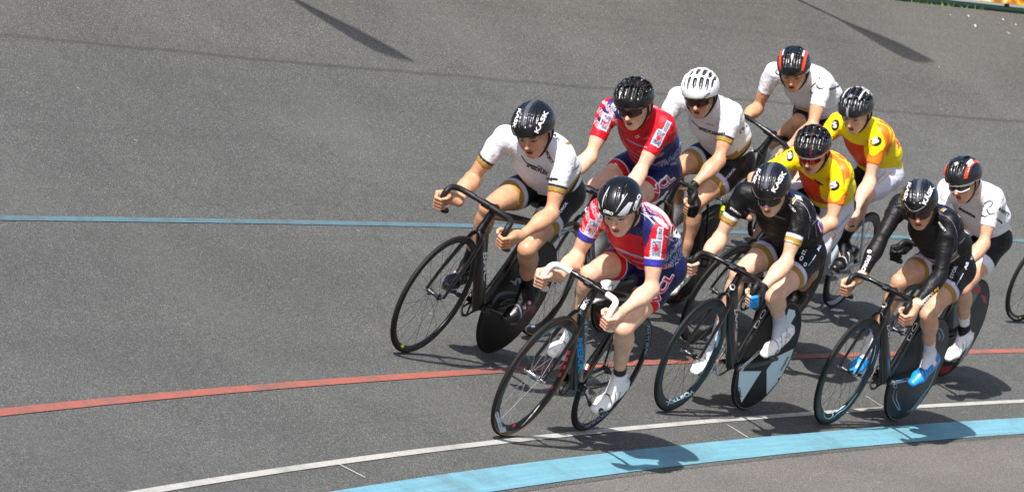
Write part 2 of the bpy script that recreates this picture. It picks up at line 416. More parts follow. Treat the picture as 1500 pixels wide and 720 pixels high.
yb = bpy.data.materials.new('printed_vinyl'); yb.use_nodes = True; n = yb.node_tree; b = n.nodes['Principled BSDF']
tc = n.nodes.new('ShaderNodeTexCoord'); v_ = noise(n, tc.outputs['Object'], 3.2, 3, 0.5, 0.8)
n.links.new(ramp(n, v_, [(0.36, lin('7a3a1a')), (0.47, lin('d8891f')), (0.52, lin('f2c21c')), (0.58, lin('e9e3d6')), (0.66, lin('8a7a4a'))]), b.inputs['Base Color'])
board('advertising_board', 1352, 1432, M_BWHITE, 'white advertising board on the top rim railing', 'board')
board('advertising_board', 1433, 1560, yb, 'orange and yellow printed advertising board at the top right rim', 'board')
sh = MB(); Vh = []; Fh = []
M_SHRUB = material('brown_hedge_leaves', (0.07, 0.04, 0.025), rough=0.8, noise=0.5, nscale=5)
cb = None
for i in range(3500):
    u_ = rng.uniform(0, 1); P = polar(math.radians(36.2+u_*8.5), 4.75+rng.normal(0, .12), zt+abs(rng.normal(0.1, .25)))
    a = rng.normal(0, 1, 3); a /= np.linalg.norm(a); b2 = np.cross(a, rng.normal(0, 1, 3)); b2 /= np.linalg.norm(b2); q = len(Vh)
    Vh += [P-a*.03, P+b2*.018, P+a*.03, P-b2*.018]; Fh.append((q, q+1, q+2, q+3))
sh.add(Vh, Fh); tag(sh.build('hedge', M_SHRUB, smooth=False), 'reddish brown low hedge behind the top rim, left of the white board', 'hedge')
# scraps on the upper bank
first = None
SCR = [(1417, 25), (1427, 39), (1461, 35), (1468, 30), (1476, 49), (1487, 37), (1374, 99), (1391, 23)]
NAME = ['white paper scrap on the bank just under the white board', 'largest white paper scrap on the upper bank under the boards', 'white scrap left of its twin near the orange board', 'bright scrap close under the orange board edge',
        'low small scrap beneath the orange board', 'dull scrap nearest the right picture edge', 'lone white scrap below the right dark shadow on the bank', 'faint small scrap beside the rim grass']
for i, px in enumerate(SCR):
    P = unproj(px); q = MB(); r_ = 0.36*[0.035, .045, .03, .042, .03, .03, .022, .02][i]; k = 7
    an = np.sort(rng.uniform(0, 6.28, k)); V = [(0, 0, 0.006)]+[(r_*1.5*math.cos(a)*rng.uniform(.6, 1.1), r_*math.sin(a)*rng.uniform(.6, 1.1), 0.004+rng.uniform(0, .012)) for a in an]
    q.add(V, [(0, j+1, (j+1) % k+1, (j+1) % k+1) for j in range(k)])
    o = q.build('paper_scrap', paint('bdbab2', 0.7, name='scrap'), smooth=False); sl_ = math.atan(BM+2*BQ*(np.hypot(P[0], P[1])-R0))
    tt = math.atan2(P[0], P[1]); o.matrix_world = Matrix.Translation(P)@Matrix.Rotation(-tt, 4, 'Z')@Matrix.Rotation(sl_, 4, 'X')@Matrix.Rotation(rng.uniform(0, 3), 4, 'Z')
    tag(o, NAME[i], 'litter', 'white scraps lying on the upper bank')

M_SAIL = bpy.data.materials.new('shadow_flag_fabric'); M_SAIL.use_nodes = True; n = M_SAIL.node_tree; b = n.nodes['Principled BSDF']; b.inputs['Base Color'].default_value = (0.7, 0.7, 0.7, 1)
trn = n.nodes.new('ShaderNodeBsdfTransparent'); mxs = n.nodes.new('ShaderNodeMixShader'); mxs.inputs[0].default_value = 0.42  # sail part transparent to lighten the shadows it casts
n.links.new(b.outputs[0], mxs.inputs[1]); n.links.new(trn.outputs[0], mxs.inputs[2]); n.links.new(mxs.outputs[0], n.nodes['Material Output'].inputs[0])
# unseen flags, guessed and added to throw the two dark shadows on the bank
SD = np.array(sd)
def flag(S1, S2, wmax, label):
    A = unproj(S1); B = unproj(S2); A[2] += 0; tdir = A-B; tdir /= np.linalg.norm(tdir)
    base = A+tdir*1.15; 
    while np.hypot(base[0], base[1])-R0 < 4.55: base = base+tdir*0.05
    bz = base.copy(); bz[2] = zt-0.05
    # point whose shadow falls on B
    tip = B+SD*5.5
    root = bpy.data.objects.new('shadow_flag', None); COL.objects.link(root); root.location = bz; tag(root, label, 'flag', 'unseen flags added to cast the bank shadows')
    L_ = tip-bz; sidev = np.cross(L_, SD); sidev /= np.linalg.norm(sidev)
    pl = MB(); pl.sweep([L_*t for t in np.linspace(0, 1, 10)], np.linspace(0.018, 0.012, 10), n=8, up=(0.3, 0.2, 1)); pl.build('pole', M_STEEL, root)
    V = []; F = []; k = 24
    for i in range(k):
        u = i/(k-1); t = 0.55+0.45*u; wd = wmax*math.sin(math.pi*min(1, u*0.98+0.02)**1.7)**0.9
        for s_ in (-0.35, 1.0): V.append(L_*t+sidev*wd*s_)
    V = np.array(V); nrm = np.cross(L_, sidev); nrm /= np.linalg.norm(nrm); V2 = V+nrm*0.003
    Vv = np.concatenate([V, V2]); 
    for i in range(k-1): F += [(2*i, 2*i+1, 2*i+3, 2*i+2), (2*k+2*i, 2*k+2*i+2, 2*k+2*i+3, 2*k+2*i+1)]
    q = MB(); q.add(Vv, F); q.build('sail', M_SAIL, root, smooth=False)
flag((440, 0), (607, 90), 0.16, 'unseen feather flag added to cast the left shadow on the bank')
flag((1190, 0), (1368, 90), 0.17, 'unseen feather flag added to cast the right shadow on the bank')

# fitted places of the bicycles (rear contact x, y, heading, lean, steering) and joint positions in each bicycle frame
BIKE = {
 'A': [21.9997, 35.298, 2.5571, 0.4547, -0.0265],
 'B': [21.1994, 34.9116, 2.5813, 0.4611, -0.0269],
 'E': [23.2312, 33.6815, 2.5081, 0.3805, 0.0108],
 'I': [24.4241, 32.5314, 2.4899, 0.3663, 0.0094],
 'C': [23.5881, 34.439, 2.5653, 0.3373, 0.0502],
 'D': [24.9019, 33.8054, 2.5675, 0.4092, 0.0],
 'J': [26.0467, 31.8713, 2.4976, 0.3672, -0.0175],
 'F': [25.0412, 33.2242, 2.4959, 0.5, 0.0],
 'G': [26.5617, 32.4787, 2.5521, 0.3972, 0.0],
 'H': [27.2152, 32.866, 2.5407, 0.5541, 0.0304],
 'K': [28.919, 30.154, 2.3824, 0.42, 0.0015],
}
POSE = {
 'A': dict(crank=3.280, hipL=(0.213, 0.080, 0.979), hipR=(0.273, -0.078, 0.959), knL=(0.508, 0.143, 0.686), knR=(0.665, -0.082, 0.794), anL=(0.169, 0.097, 0.451), anR=(0.465, -0.130, 0.442), shL=(0.626, 0.148, 1.209), shR=(0.668, -0.183, 1.145), elL=(0.667, 0.238, 0.933), elR=(0.658, -0.244, 0.868), wrL=(0.876, 0.231, 0.796), wrR=(0.875, -0.151, 0.784), head=(0.826, 0.009, 1.289), chin=(0.857, 0.058, 1.155), neck=(0.673, -0.016, 1.221)),
 'B': dict(crank=3.683, hipL=(0.212, 0.080, 0.979), hipR=(0.266, -0.082, 0.970), knL=(0.494, 0.121, 0.668), knR=(0.672, -0.100, 0.847), anL=(0.186, 0.105, 0.391), anR=(0.443, -0.128, 0.510), shL=(0.710, 0.109, 1.211), shR=(0.662, -0.216, 1.139), elL=(0.691, 0.221, 0.942), elR=(0.616, -0.229, 0.866), wrL=(0.897, 0.209, 0.802), wrR=(0.849, -0.169, 0.787), head=(0.874, -0.056, 1.247), chin=(0.889, -0.010, 1.099), neck=(0.707, -0.048, 1.220)),
 'C': dict(crank=6.042, hipL=(0.199, 0.084, 0.991), hipR=(0.137, -0.070, 1.029), knL=(0.580, 0.133, 0.822), knR=(0.485, -0.145, 0.815), anL=(0.484, 0.125, 0.418), anR=(0.188, -0.126, 0.519), shL=(0.642, 0.168, 1.303), shR=(0.631, -0.170, 1.259), elL=(0.722, 0.165, 1.020), elR=(0.708, -0.147, 0.983), wrL=(0.874, 0.188, 0.821), wrR=(0.882, -0.188, 0.808), head=(0.820, 0.031, 1.370), chin=(0.834, 0.058, 1.218), neck=(0.663, -0.001, 1.315)),
 'D': dict(crank=5.288, hipL=(0.207, 0.085, 0.983), hipR=(0.202, -0.085, 0.989), knL=(0.521, 0.056, 0.704), knR=(0.584, -0.126, 0.819), anL=(0.423, 0.107, 0.305), anR=(0.235, -0.125, 0.595), shL=(0.637, 0.081, 1.297), shR=(0.682, -0.254, 1.238), elL=(0.723, 0.150, 1.029), elR=(0.707, -0.257, 0.954), wrL=(0.891, 0.127, 0.842), wrR=(0.891, -0.190, 0.799), head=(0.844, -0.077, 1.351), chin=(0.907, -0.026, 1.232), neck=(0.682, -0.078, 1.302)),
 'E': dict(crank=2.418, hipL=(0.226, 0.086, 0.974), hipR=(0.193, -0.080, 0.995), knL=(0.580, 0.148, 0.752), knR=(0.541, -0.115, 0.764), anL=(0.208, 0.075, 0.586), anR=(0.449, -0.125, 0.358), shL=(0.634, 0.122, 1.251), shR=(0.677, -0.215, 1.196), elL=(0.692, 0.179, 0.965), elR=(0.682, -0.243, 0.911), wrL=(0.879, 0.183, 0.795), wrR=(0.892, -0.172, 0.797), head=(0.838, -0.009, 1.309), chin=(0.870, 0.027, 1.172), neck=(0.679, -0.043, 1.263)),
 'I': dict(crank=3.015, hipL=(0.178, 0.083, 1.007), hipR=(0.182, -0.087, 0.996), knL=(0.504, 0.136, 0.750), knR=(0.577, -0.076, 0.859), anL=(0.177, 0.107, 0.493), anR=(0.491, -0.123, 0.453), shL=(0.656, 0.104, 1.306), shR=(0.625, -0.236, 1.271), elL=(0.699, 0.189, 1.014), elR=(0.799, -0.192, 1.055), wrL=(0.863, 0.187, 0.821), wrR=(0.898, -0.171, 0.833), head=(0.833, -0.039, 1.355), chin=(0.849, 0.009, 1.215), neck=(0.668, -0.060, 1.323)),
 'J': dict(crank=3.780, hipL=(0.218, 0.085, 0.970), hipR=(0.201, -0.083, 0.990), knL=(0.503, 0.107, 0.659), knR=(0.614, -0.132, 0.936), anL=(0.194, 0.100, 0.385), anR=(0.455, -0.125, 0.553), shL=(0.643, 0.124, 1.276), shR=(0.594, -0.205, 1.192), elL=(0.699, 0.195, 0.996), elR=(0.760, -0.140, 0.976), wrL=(0.875, 0.190, 0.816), wrR=(0.917, -0.180, 0.792), head=(0.815, -0.041, 1.323), chin=(0.849, -0.011, 1.181), neck=(0.651, -0.036, 1.274)),
 'F': dict(crank=3.331, hipL=(0.216, 0.089, 0.971), hipR=(0.200, -0.080, 0.990), knL=(0.479, 0.224, 0.670), knR=(0.603, -0.136, 0.884), anL=(0.160, 0.123, 0.425), anR=(0.485, -0.125, 0.487), shL=(0.661, 0.182, 1.271), shR=(0.603, -0.142, 1.187), elL=(0.698, 0.290, 0.988), elR=(0.744, -0.246, 0.963), wrL=(0.867, 0.202, 0.823), wrR=(0.857, -0.107, 0.789), head=(0.820, 0.012, 1.321), chin=(0.849, 0.061, 1.186), neck=(0.659, 0.018, 1.268)),
 'G': dict(crank=0.400, hipL=(0.274, 0.083, 0.967), hipR=(0.205, -0.072, 0.989), knL=(0.678, 0.134, 0.843), knR=(0.482, -0.130, 0.678), anL=(0.465, 0.056, 0.505), anR=(0.176, -0.125, 0.397), shL=(0.697, 0.076, 1.262), shR=(0.611, -0.244, 1.192), elL=(0.726, 0.141, 0.969), elR=(0.686, -0.288, 0.921), wrL=(0.896, 0.192, 0.794), wrR=(0.905, -0.229, 0.817), head=(0.830, -0.089, 1.350), chin=(0.867, -0.050, 1.213), neck=(0.682, -0.076, 1.268)),
 'H': dict(crank=4.251, hipL=(0.201, 0.083, 0.989), hipR=(0.188, -0.086, 0.991), knL=(0.469, 0.127, 0.669), knR=(0.588, 0.030, 0.946), anL=(0.254, 0.125, 0.314), anR=(0.400, -0.123, 0.609), shL=(0.681, 0.073, 1.257), shR=(0.713, -0.242, 1.137), elL=(0.770, 0.189, 1.008), elR=(0.632, -0.234, 0.868), wrL=(0.893, 0.149, 0.790), wrR=(0.872, -0.193, 0.805), head=(0.882, -0.080, 1.274), chin=(0.899, -0.022, 1.139), neck=(0.716, -0.076, 1.240)),
 'K': dict(crank=5.6),
}

# ------------------------------------------------------------------ signed distance modelling (surface nets)
def V3(p): return np.asarray(p, dtype=np.float64)
def nrm(v): v = V3(v); return v/(np.linalg.norm(v)+1e-12)
class Cone:
    def __init__(s, a, b, ra, rb=None, lat=None, sc=1.0):
        s.a, s.b, s.ra, s.rb = V3(a), V3(b), ra, ra if rb is None else rb
        s.lat = None if lat is None else nrm(lat); s.sc = sc
        r = max(s.ra, s.rb)*max(1.0, sc)
        s.lo = np.minimum(s.a, s.b)-r; s.hi = np.maximum(s.a, s.b)+r
    def __call__(s, X, Y, Z):
        x, y, z = X-s.a[0], Y-s.a[1], Z-s.a[2]; d = s.b-s.a
        if s.lat is not None:
            k = 1.0/s.sc-1.0; q = (x*s.lat[0]+y*s.lat[1]+z*s.lat[2])*k
            x, y, z = x+q*s.lat[0], y+q*s.lat[1], z+q*s.lat[2]; d = d+s.lat*((d@s.lat)*k)
        t = np.clip((x*d[0]+y*d[1]+z*d[2])/(d@d+1e-12), 0, 1)
        dd = np.sqrt((x-t*d[0])**2+(y-t*d[1])**2+(z-t*d[2])**2)-(s.ra+(s.rb-s.ra)*t)
        return dd
class Ell:
    def __init__(s, c, ax, r):
        s.c = V3(c); s.ax = np.asarray(ax, float); s.r = V3(r)
        e = np.sqrt(((s.ax*s.r[:, None])**2).sum(0)); s.lo = s.c-e; s.hi = s.c+e
    def __call__(s, X, Y, Z):
        x, y, z = X-s.c[0], Y-s.c[1], Z-s.c[2]; k0 = 0; k1 = 0
        for a, r in zip(s.ax, s.r):
            q = x*a[0]+y*a[1]+z*a[2]; k0 = k0+(q/r)**2; k1 = k1+(q/(r*r))**2
        k0 = np.sqrt(k0); k1 = np.sqrt(k1)+1e-9
        return k0*(k0-1)/k1
BIG = 0.09
class Fld:
    def __init__(s, xs, ys, zs):
        s.xs, s.ys, s.zs = [np.asarray(a, np.float32) for a in (xs, ys, zs)]
        s.F = np.full((len(xs), len(ys), len(zs)), BIG, np.float32)
    def like(s): return Fld(s.xs, s.ys, s.zs)
    def sl(s, lo, hi, pad):
        r = []
        for a, l, h in ((s.xs, lo[0], hi[0]), (s.ys, lo[1], hi[1]), (s.zs, lo[2], hi[2])):
            i = int(np.searchsorted(a, l-pad)); j = int(np.searchsorted(a, h+pad)); r.append(slice(i, j))
        return tuple(r)
    def grid(s, sl): return s.xs[sl[0]][:, None, None], s.ys[sl[1]][None, :, None], s.zs[sl[2]][None, None, :]
    def add(s, p, k=0.0, sub=False):
        sl = s.sl(p.lo, p.hi, 0.05)
        if any(a.stop <= a.start for a in sl): return s
        d = p(*s.grid(sl)).astype(np.float32); F = s.F[sl]
        if sub:
            d = -d
            if k > 0: h = np.maximum(k-np.abs(F-d), 0)/k; s.F[sl] = np.maximum(F, d)+h*h*k*0.25
            else: s.F[sl] = np.maximum(F, d)
        else:
            if k > 0: h = np.maximum(k-np.abs(F-d), 0)/k; s.F[sl] = np.minimum(F, d)-h*h*k*0.25
            else: s.F[sl] = np.minimum(F, d)
        return s
    def many(s, L):
        for p, k in L: s.add(p, k)
        return s
    def cut(s, point, normal, k=0.0):
        """keep the side the normal points away from"""
        n_ = nrm(normal); X, Y, Z = s.xs[:, None, None], s.ys[None, :, None], s.zs[None, None, :]
        d = ((X-point[0])*n_[0]+(Y-point[1])*n_[1]+(Z-point[2])*n_[2]).astype(np.float32)
        s.F = np.maximum(s.F, d); return s
    def union(s, o, k=0.0):
        if k > 0: h = np.maximum(k-np.abs(s.F-o.F), 0)/k; s.F = np.minimum(s.F, o.F)-h*h*k*0.25
        else: s.F = np.minimum(s.F, o.F)
        return s
    def off(s, d): s.F = s.F-np.float32(d); return s
def nets(fd):
    F = fd.F; Sg = F < 0
    c = np.zeros(tuple(v-1 for v in F.shape), np.int8)
    co = [(i, j, k) for i in (0, 1) for j in (0, 1) for k in (0, 1)]
    nx, ny, nz = c.shape
    for i, j, k in co: c += Sg[i:i+nx, j:j+ny, k:k+nz]
    act = (c > 0) & (c < 8); idx = np.argwhere(act)
    if len(idx) == 0: return np.zeros((0, 3)), np.zeros((0, 4), int)
    vid = np.full(c.shape, -1, np.int32); vid[act] = np.arange(len(idx), dtype=np.int32)
    I, J, K = idx.T
    val = {q: F[I+q[0], J+q[1], K+q[2]] for q in co}
    acc = np.zeros((len(idx), 3)); cnt = np.zeros(len(idx))
    for q in co:
        for ax in range(3):
            if q[ax]: continue
            q2 = list(q); q2[ax] = 1; q2 = tuple(q2); a, b = val[q], val[q2]; m_ = (a < 0) != (b < 0)
            t = np.where(m_, a/(a-b+1e-20), 0)
            p = np.tile(np.array(q, float), (len(idx), 1)); p[:, ax] = t
            acc += p*m_[:, None]; cnt += m_
    acc /= cnt[:, None]
    V = np.stack([a[i]+acc[:, n_]*(a[i+1]-a[i]) for n_, (a, i) in enumerate(((fd.xs, I), (fd.ys, J), (fd.zs, K)))], 1)
    Q = []
    for ax in range(3):
        s0 = [slice(None)]*3; s1 = [slice(None)]*3; s0[ax] = slice(0, -1); s1[ax] = slice(1, None)
        e = np.argwhere(Sg[tuple(s0)] != Sg[tuple(s1)]); o1, o2 = [(1, 2), (2, 0), (0, 1)][ax]
        ok = (e[:, o1] > 0) & (e[:, o2] > 0) & (e[:, o1] < c.shape[o1]) & (e[:, o2] < c.shape[o2]); e = e[ok]
        def g(d1, d2):
            f = e.copy(); f[:, o1] -= d1; f[:, o2] -= d2; return vid[f[:, 0], f[:, 1], f[:, 2]]
        q = np.stack([g(1, 1), g(0, 1), g(0, 0), g(1, 0)], 1)
        ins = Sg[e[:, 0], e[:, 1], e[:, 2]]
        q[~ins] = q[~ins][:, ::-1]; Q.append(q)
    Q = np.concatenate(Q); Q = Q[(Q >= 0).all(1)]
    return V, Q
def axis(lo, hi, h, fine=(), hf=None):
    """coordinates with a finer pitch inside the given ranges"""
    out = [lo]; 
    while out[-1] < hi:
        x = out[-1]; st = h
        for a, b in fine:
            if a-h < x < b: st = hf
        out.append(x+st)
    return np.array(out)
def box_field(prims, h, pad=0.02):
    lo = np.min([p.lo for p in prims], 0)-pad; hi = np.max([p.hi for p in prims], 0)+pad
    return Fld(*[np.arange(a, b, h) for a, b in zip(lo, hi)])

# ------------------------------------------------------------------ bicycle (local frame: x forward, y left, z up, origin under the rear axle)
RW, WBASE = 0.334, 0.965
AX_R, AX_F = V3((0, 0, RW)), V3((WBASE, 0, RW)); BBK = V3((0.39, 0, 0.28))
def frame_matrix(b):
    x, y, psi, lean = b[:4]; rc = np.array([x, y, float(surf(x, y))]); fx, fy = x+WBASE*math.cos(psi), y+WBASE*math.sin(psi)
    F = nrm(np.array([fx, fy, float(surf(fx, fy))])-rc); L = nrm(np.cross((0, 0, 1), F)); U = np.cross(F, L)
    U2 = U*math.cos(lean)+L*math.sin(lean); L2 = L*math.cos(lean)-U*math.sin(lean)
    m = Matrix.Identity(4)
    for i in range(3): m[i][0] = F[i]; m[i][1] = L2[i]; m[i][2] = U2[i]; m[i][3] = rc[i]+0.0042*(i == 2)
    return m

def text_mesh(txt, size, bold=0.0, shear=0.0, sub=3, ratio=1.0):
    """flat lettering as (V, tris), baseline from x=0, height about size*0.7"""
    cu = bpy.data.curves.new('t', 'FONT'); cu.body = txt; cu.size = size; cu.offset = bold*size; cu.shear = shear; cu.resolution_u = 3
    cu.fill_mode = 'FRONT'
    ob = bpy.data.objects.new('t', cu); COL.objects.link(ob)
    dg = bpy.context.evaluated_depsgraph_get(); me = bpy.data.meshes.new_from_object(ob.evaluated_get(dg))
    bm = bmesh.new(); bm.from_mesh(me)
    bmesh.ops.triangulate(bm, faces=bm.faces[:])
    for _ in range(sub):
        mx = size*0.16; es = [e for e in bm.edges if e.calc_length() > mx]
        if not es: break
        bmesh.ops.subdivide_edges(bm, edges=es, cuts=1); bmesh.ops.triangulate(bm, faces=bm.faces[:])
    V = np.array([v.co[:] for v in bm.verts]); T = np.array([[v.index for v in f.verts] for f in bm.faces])
    bm.free(); bpy.data.objects.remove(ob); bpy.data.meshes.remove(me)
    if len(V) == 0: return V, T
    V[:, 0] -= V[:, 0].min(); V[:, 0] *= ratio
    return V, T
_tc = {}
def text_unit(txt, bold=0.02, shear=0.0):
    k = (txt, bold, shear)
    if k not in _tc: _tc[k] = text_mesh(txt, 1.0, bold, shear)
    V, T = _tc[k]; return V.copy(), T
def tri_obj(name, V, T, mat, parent):
    me = bpy.data.meshes.new(name); me.from_pydata([tuple(v) for v in V], [], [tuple(t) for t in T.tolist()]); me.update(); me.materials.append(mat)
    o = bpy.data.objects.new(name, me); COL.objects.link(o); o.parent = parent; return o

def ring_text(txt, mat, parent, a0, size, r0, y0, slope=0.0, side=1, flip=False, bold=0.03, shear=0.2, name='lettering', stretch=1.0):
    """lettering laid round a rim or disc, starting at angle a0 (radians, about the axle) on the given side"""
    V, T = text_unit(txt, bold, shear); c = PAR_C[parent.name] if parent.name in PAR_C else V3((0, 0, 0))
    u = V[:, 0]*size*stretch; v = V[:, 1]*size
    r = r0+(v if not flip else size*0.7-v); s_ = (-1 if side > 0 else 1)*(1 if not flip else -1)
    # seen from +y, screen x runs along -x; going clockwise seen from +y means angle grows
    ang = a0+(u/r0)*(1 if side > 0 else -1)*(1 if not flip else -1)
    P = np.stack([c[0]+r*np.cos(ang), c[1]+side*(y0+slope*(r-r0)), c[2]+r*np.sin(ang)], 1)
    return tri_obj(name, P, T, mat, parent)
PAR_C = {}

def arc_patch(parent, mat, a0, a1, ra, rb, yfun, side=1, n=24, name='decal'):
    c = PAR_C[parent.name]; V = []; F = []
    for i in range(n+1):
        a = a0+(a1-a0)*i/n; x0 = ra(i/n) if callable(ra) else ra; x1 = rb(i/n) if callable(rb) else rb
        for j in range(5):
            r = x0+(x1-x0)*j/4; V.append((c[0]+r*math.cos(a), c[1]+side*yfun(r), c[2]+r*math.sin(a)))
    for i in range(n):
        for j in range(4): q = i*5+j; F.append((q, q+1, q+6, q+5))
    b = MB(); b.add(V, F); return b.build(name, mat, parent, smooth=True)

def make_wheel(kind, c, root, name, st):
    """kind: 'disc' or rim depth in metres; st: style dict"""
    c = V3(c)
    b = MB()
    if kind == 'disc':
        prof = [(0.3215, -0.0095), (0.31, -0.0105), (0.20, -0.019), (0.06, -0.026), (0.02, -0.027), (0.02, 0.027), (0.06, 0.026), (0.20, 0.019), (0.31, 0.0105), (0.3215, 0.0095)]
        b.lathe(prof, c, n=96); w_ = b.build(name, st.get('disc', M_DISC), root)
    else:
        dp = kind; ro = 0.3225
        prof = [(ro, -0.0095), (ro-0.010, -0.0112), (ro-dp*0.45, -0.0118), (ro-dp*0.85, -0.0085), (ro-dp, -0.003), (ro-dp, 0.003), (ro-dp*0.85, 0.0085), (ro-dp*0.45, 0.0118), (ro-0.010, 0.0112), (ro, 0.0095)]
        b.lathe(prof, c, n=96); w_ = b.build(name, st.get('rim', M_RIM), root)
    PAR_C[w_.name] = c
    t = MB(); A = np.linspace(0, 2*np.pi, 96, endpoint=False)
    t.sweep([(c[0]+0.3235*math.cos(a), c[1], c[2]+0.3235*math.sin(a)) for a in A], 0.0108, 0.0108, n=12, up=(0, 1, 0), closed=True)
    t.build('tyre', M_TYRE, w_)
    if st.get('wall'):   # coloured sidewall band
        q = MB()
        for s_ in (-1, 1):
            q.lathe([(0.3205, s_*0.0103), (0.3255, s_*0.0116)], c, n=96, closed=False)
        q.build('sidewall', st['wall'], w_)
    h = MB(); h.sweep([c+V3((0, -0.05, 0)), c+V3((0, -0.036, 0)), c+V3((0, -0.032, 0)), c+V3((0, -0.03, 0)), c+V3((0, -0.012, 0)), c+V3((0, 0.012, 0)), c+V3((0, 0.03, 0)), c+V3((0, 0.032, 0)), c+V3((0, 0.036, 0)), c+V3((0, 0.05, 0))],
                        [0.008, 0.009, 0.019, 0.019, 0.010, 0.010, 0.019, 0.019, 0.009, 0.008], n=14, up=(1, 0, 0)); h.build('hub', st.get('hub', M_ALLOY), w_)
    ax = MB(); ax.sweep([c+V3((0, -0.064, 0)), c+V3((0, 0.064, 0))], 0.0065, n=10, up=(1, 0, 0))
    for s_ in (-1, 1): ax.sweep([c+V3((0, s_*0.052, 0)), c+V3((0, s_*0.061, 0))], 0.0095, n=6, up=(1, 0, 0))
    ax.build('axle_nut', M_STEEL, w_)
    if kind != 'disc':
        ns = st.get('spokes', 18); m0 = None; sm = st.get('spoke', M_SPOKE); ri = 0.3225-kind+0.004
        for i in range(ns):
            a = 2*math.pi*i/ns+0.1
            if m0 is None:
                q = MB(); q.sweep([(0.018, 0, 0), (ri, 0, 0)], 0.0008, 0.0011, n=6, up=(0, 1, 0)); s0 = q.build('spoke', sm, w_); m0 = s0.data
            else:
                s0 = bpy.data.objects.new('spoke', m0); COL.objects.link(s0); s0.parent = w_
            sd_ = 1 if i % 2 else -1; tilt = -sd_*math.atan2(0.030, ri-0.018)
            s0.matrix_local = Matrix.Translation(c)@Matrix.Rotation(-a, 4, 'Y')@Matrix.Translation((0, sd_*0.031, 0))@Matrix.Rotation(tilt, 4, 'Z')
    return w_

def curve_pts(P, n=6):
    """Catmull-Rom through the points"""
    P = np.asarray(P, float); Q = np.concatenate([[2*P[0]-P[1]], P, [2*P[-1]-P[-2]]]); out = []
    for i in range(1, len(Q)-2):
        for t in np.linspace(0, 1, n, endpoint=False):
            a, b, c, d = Q[i-1:i+3]; out.append(0.5*((2*b)+(-a+c)*t+(2*a-5*b+4*c-d)*t*t+(-a+3*b-3*c+d)*t**3))
    out.append(P[-1]); return np.array(out)

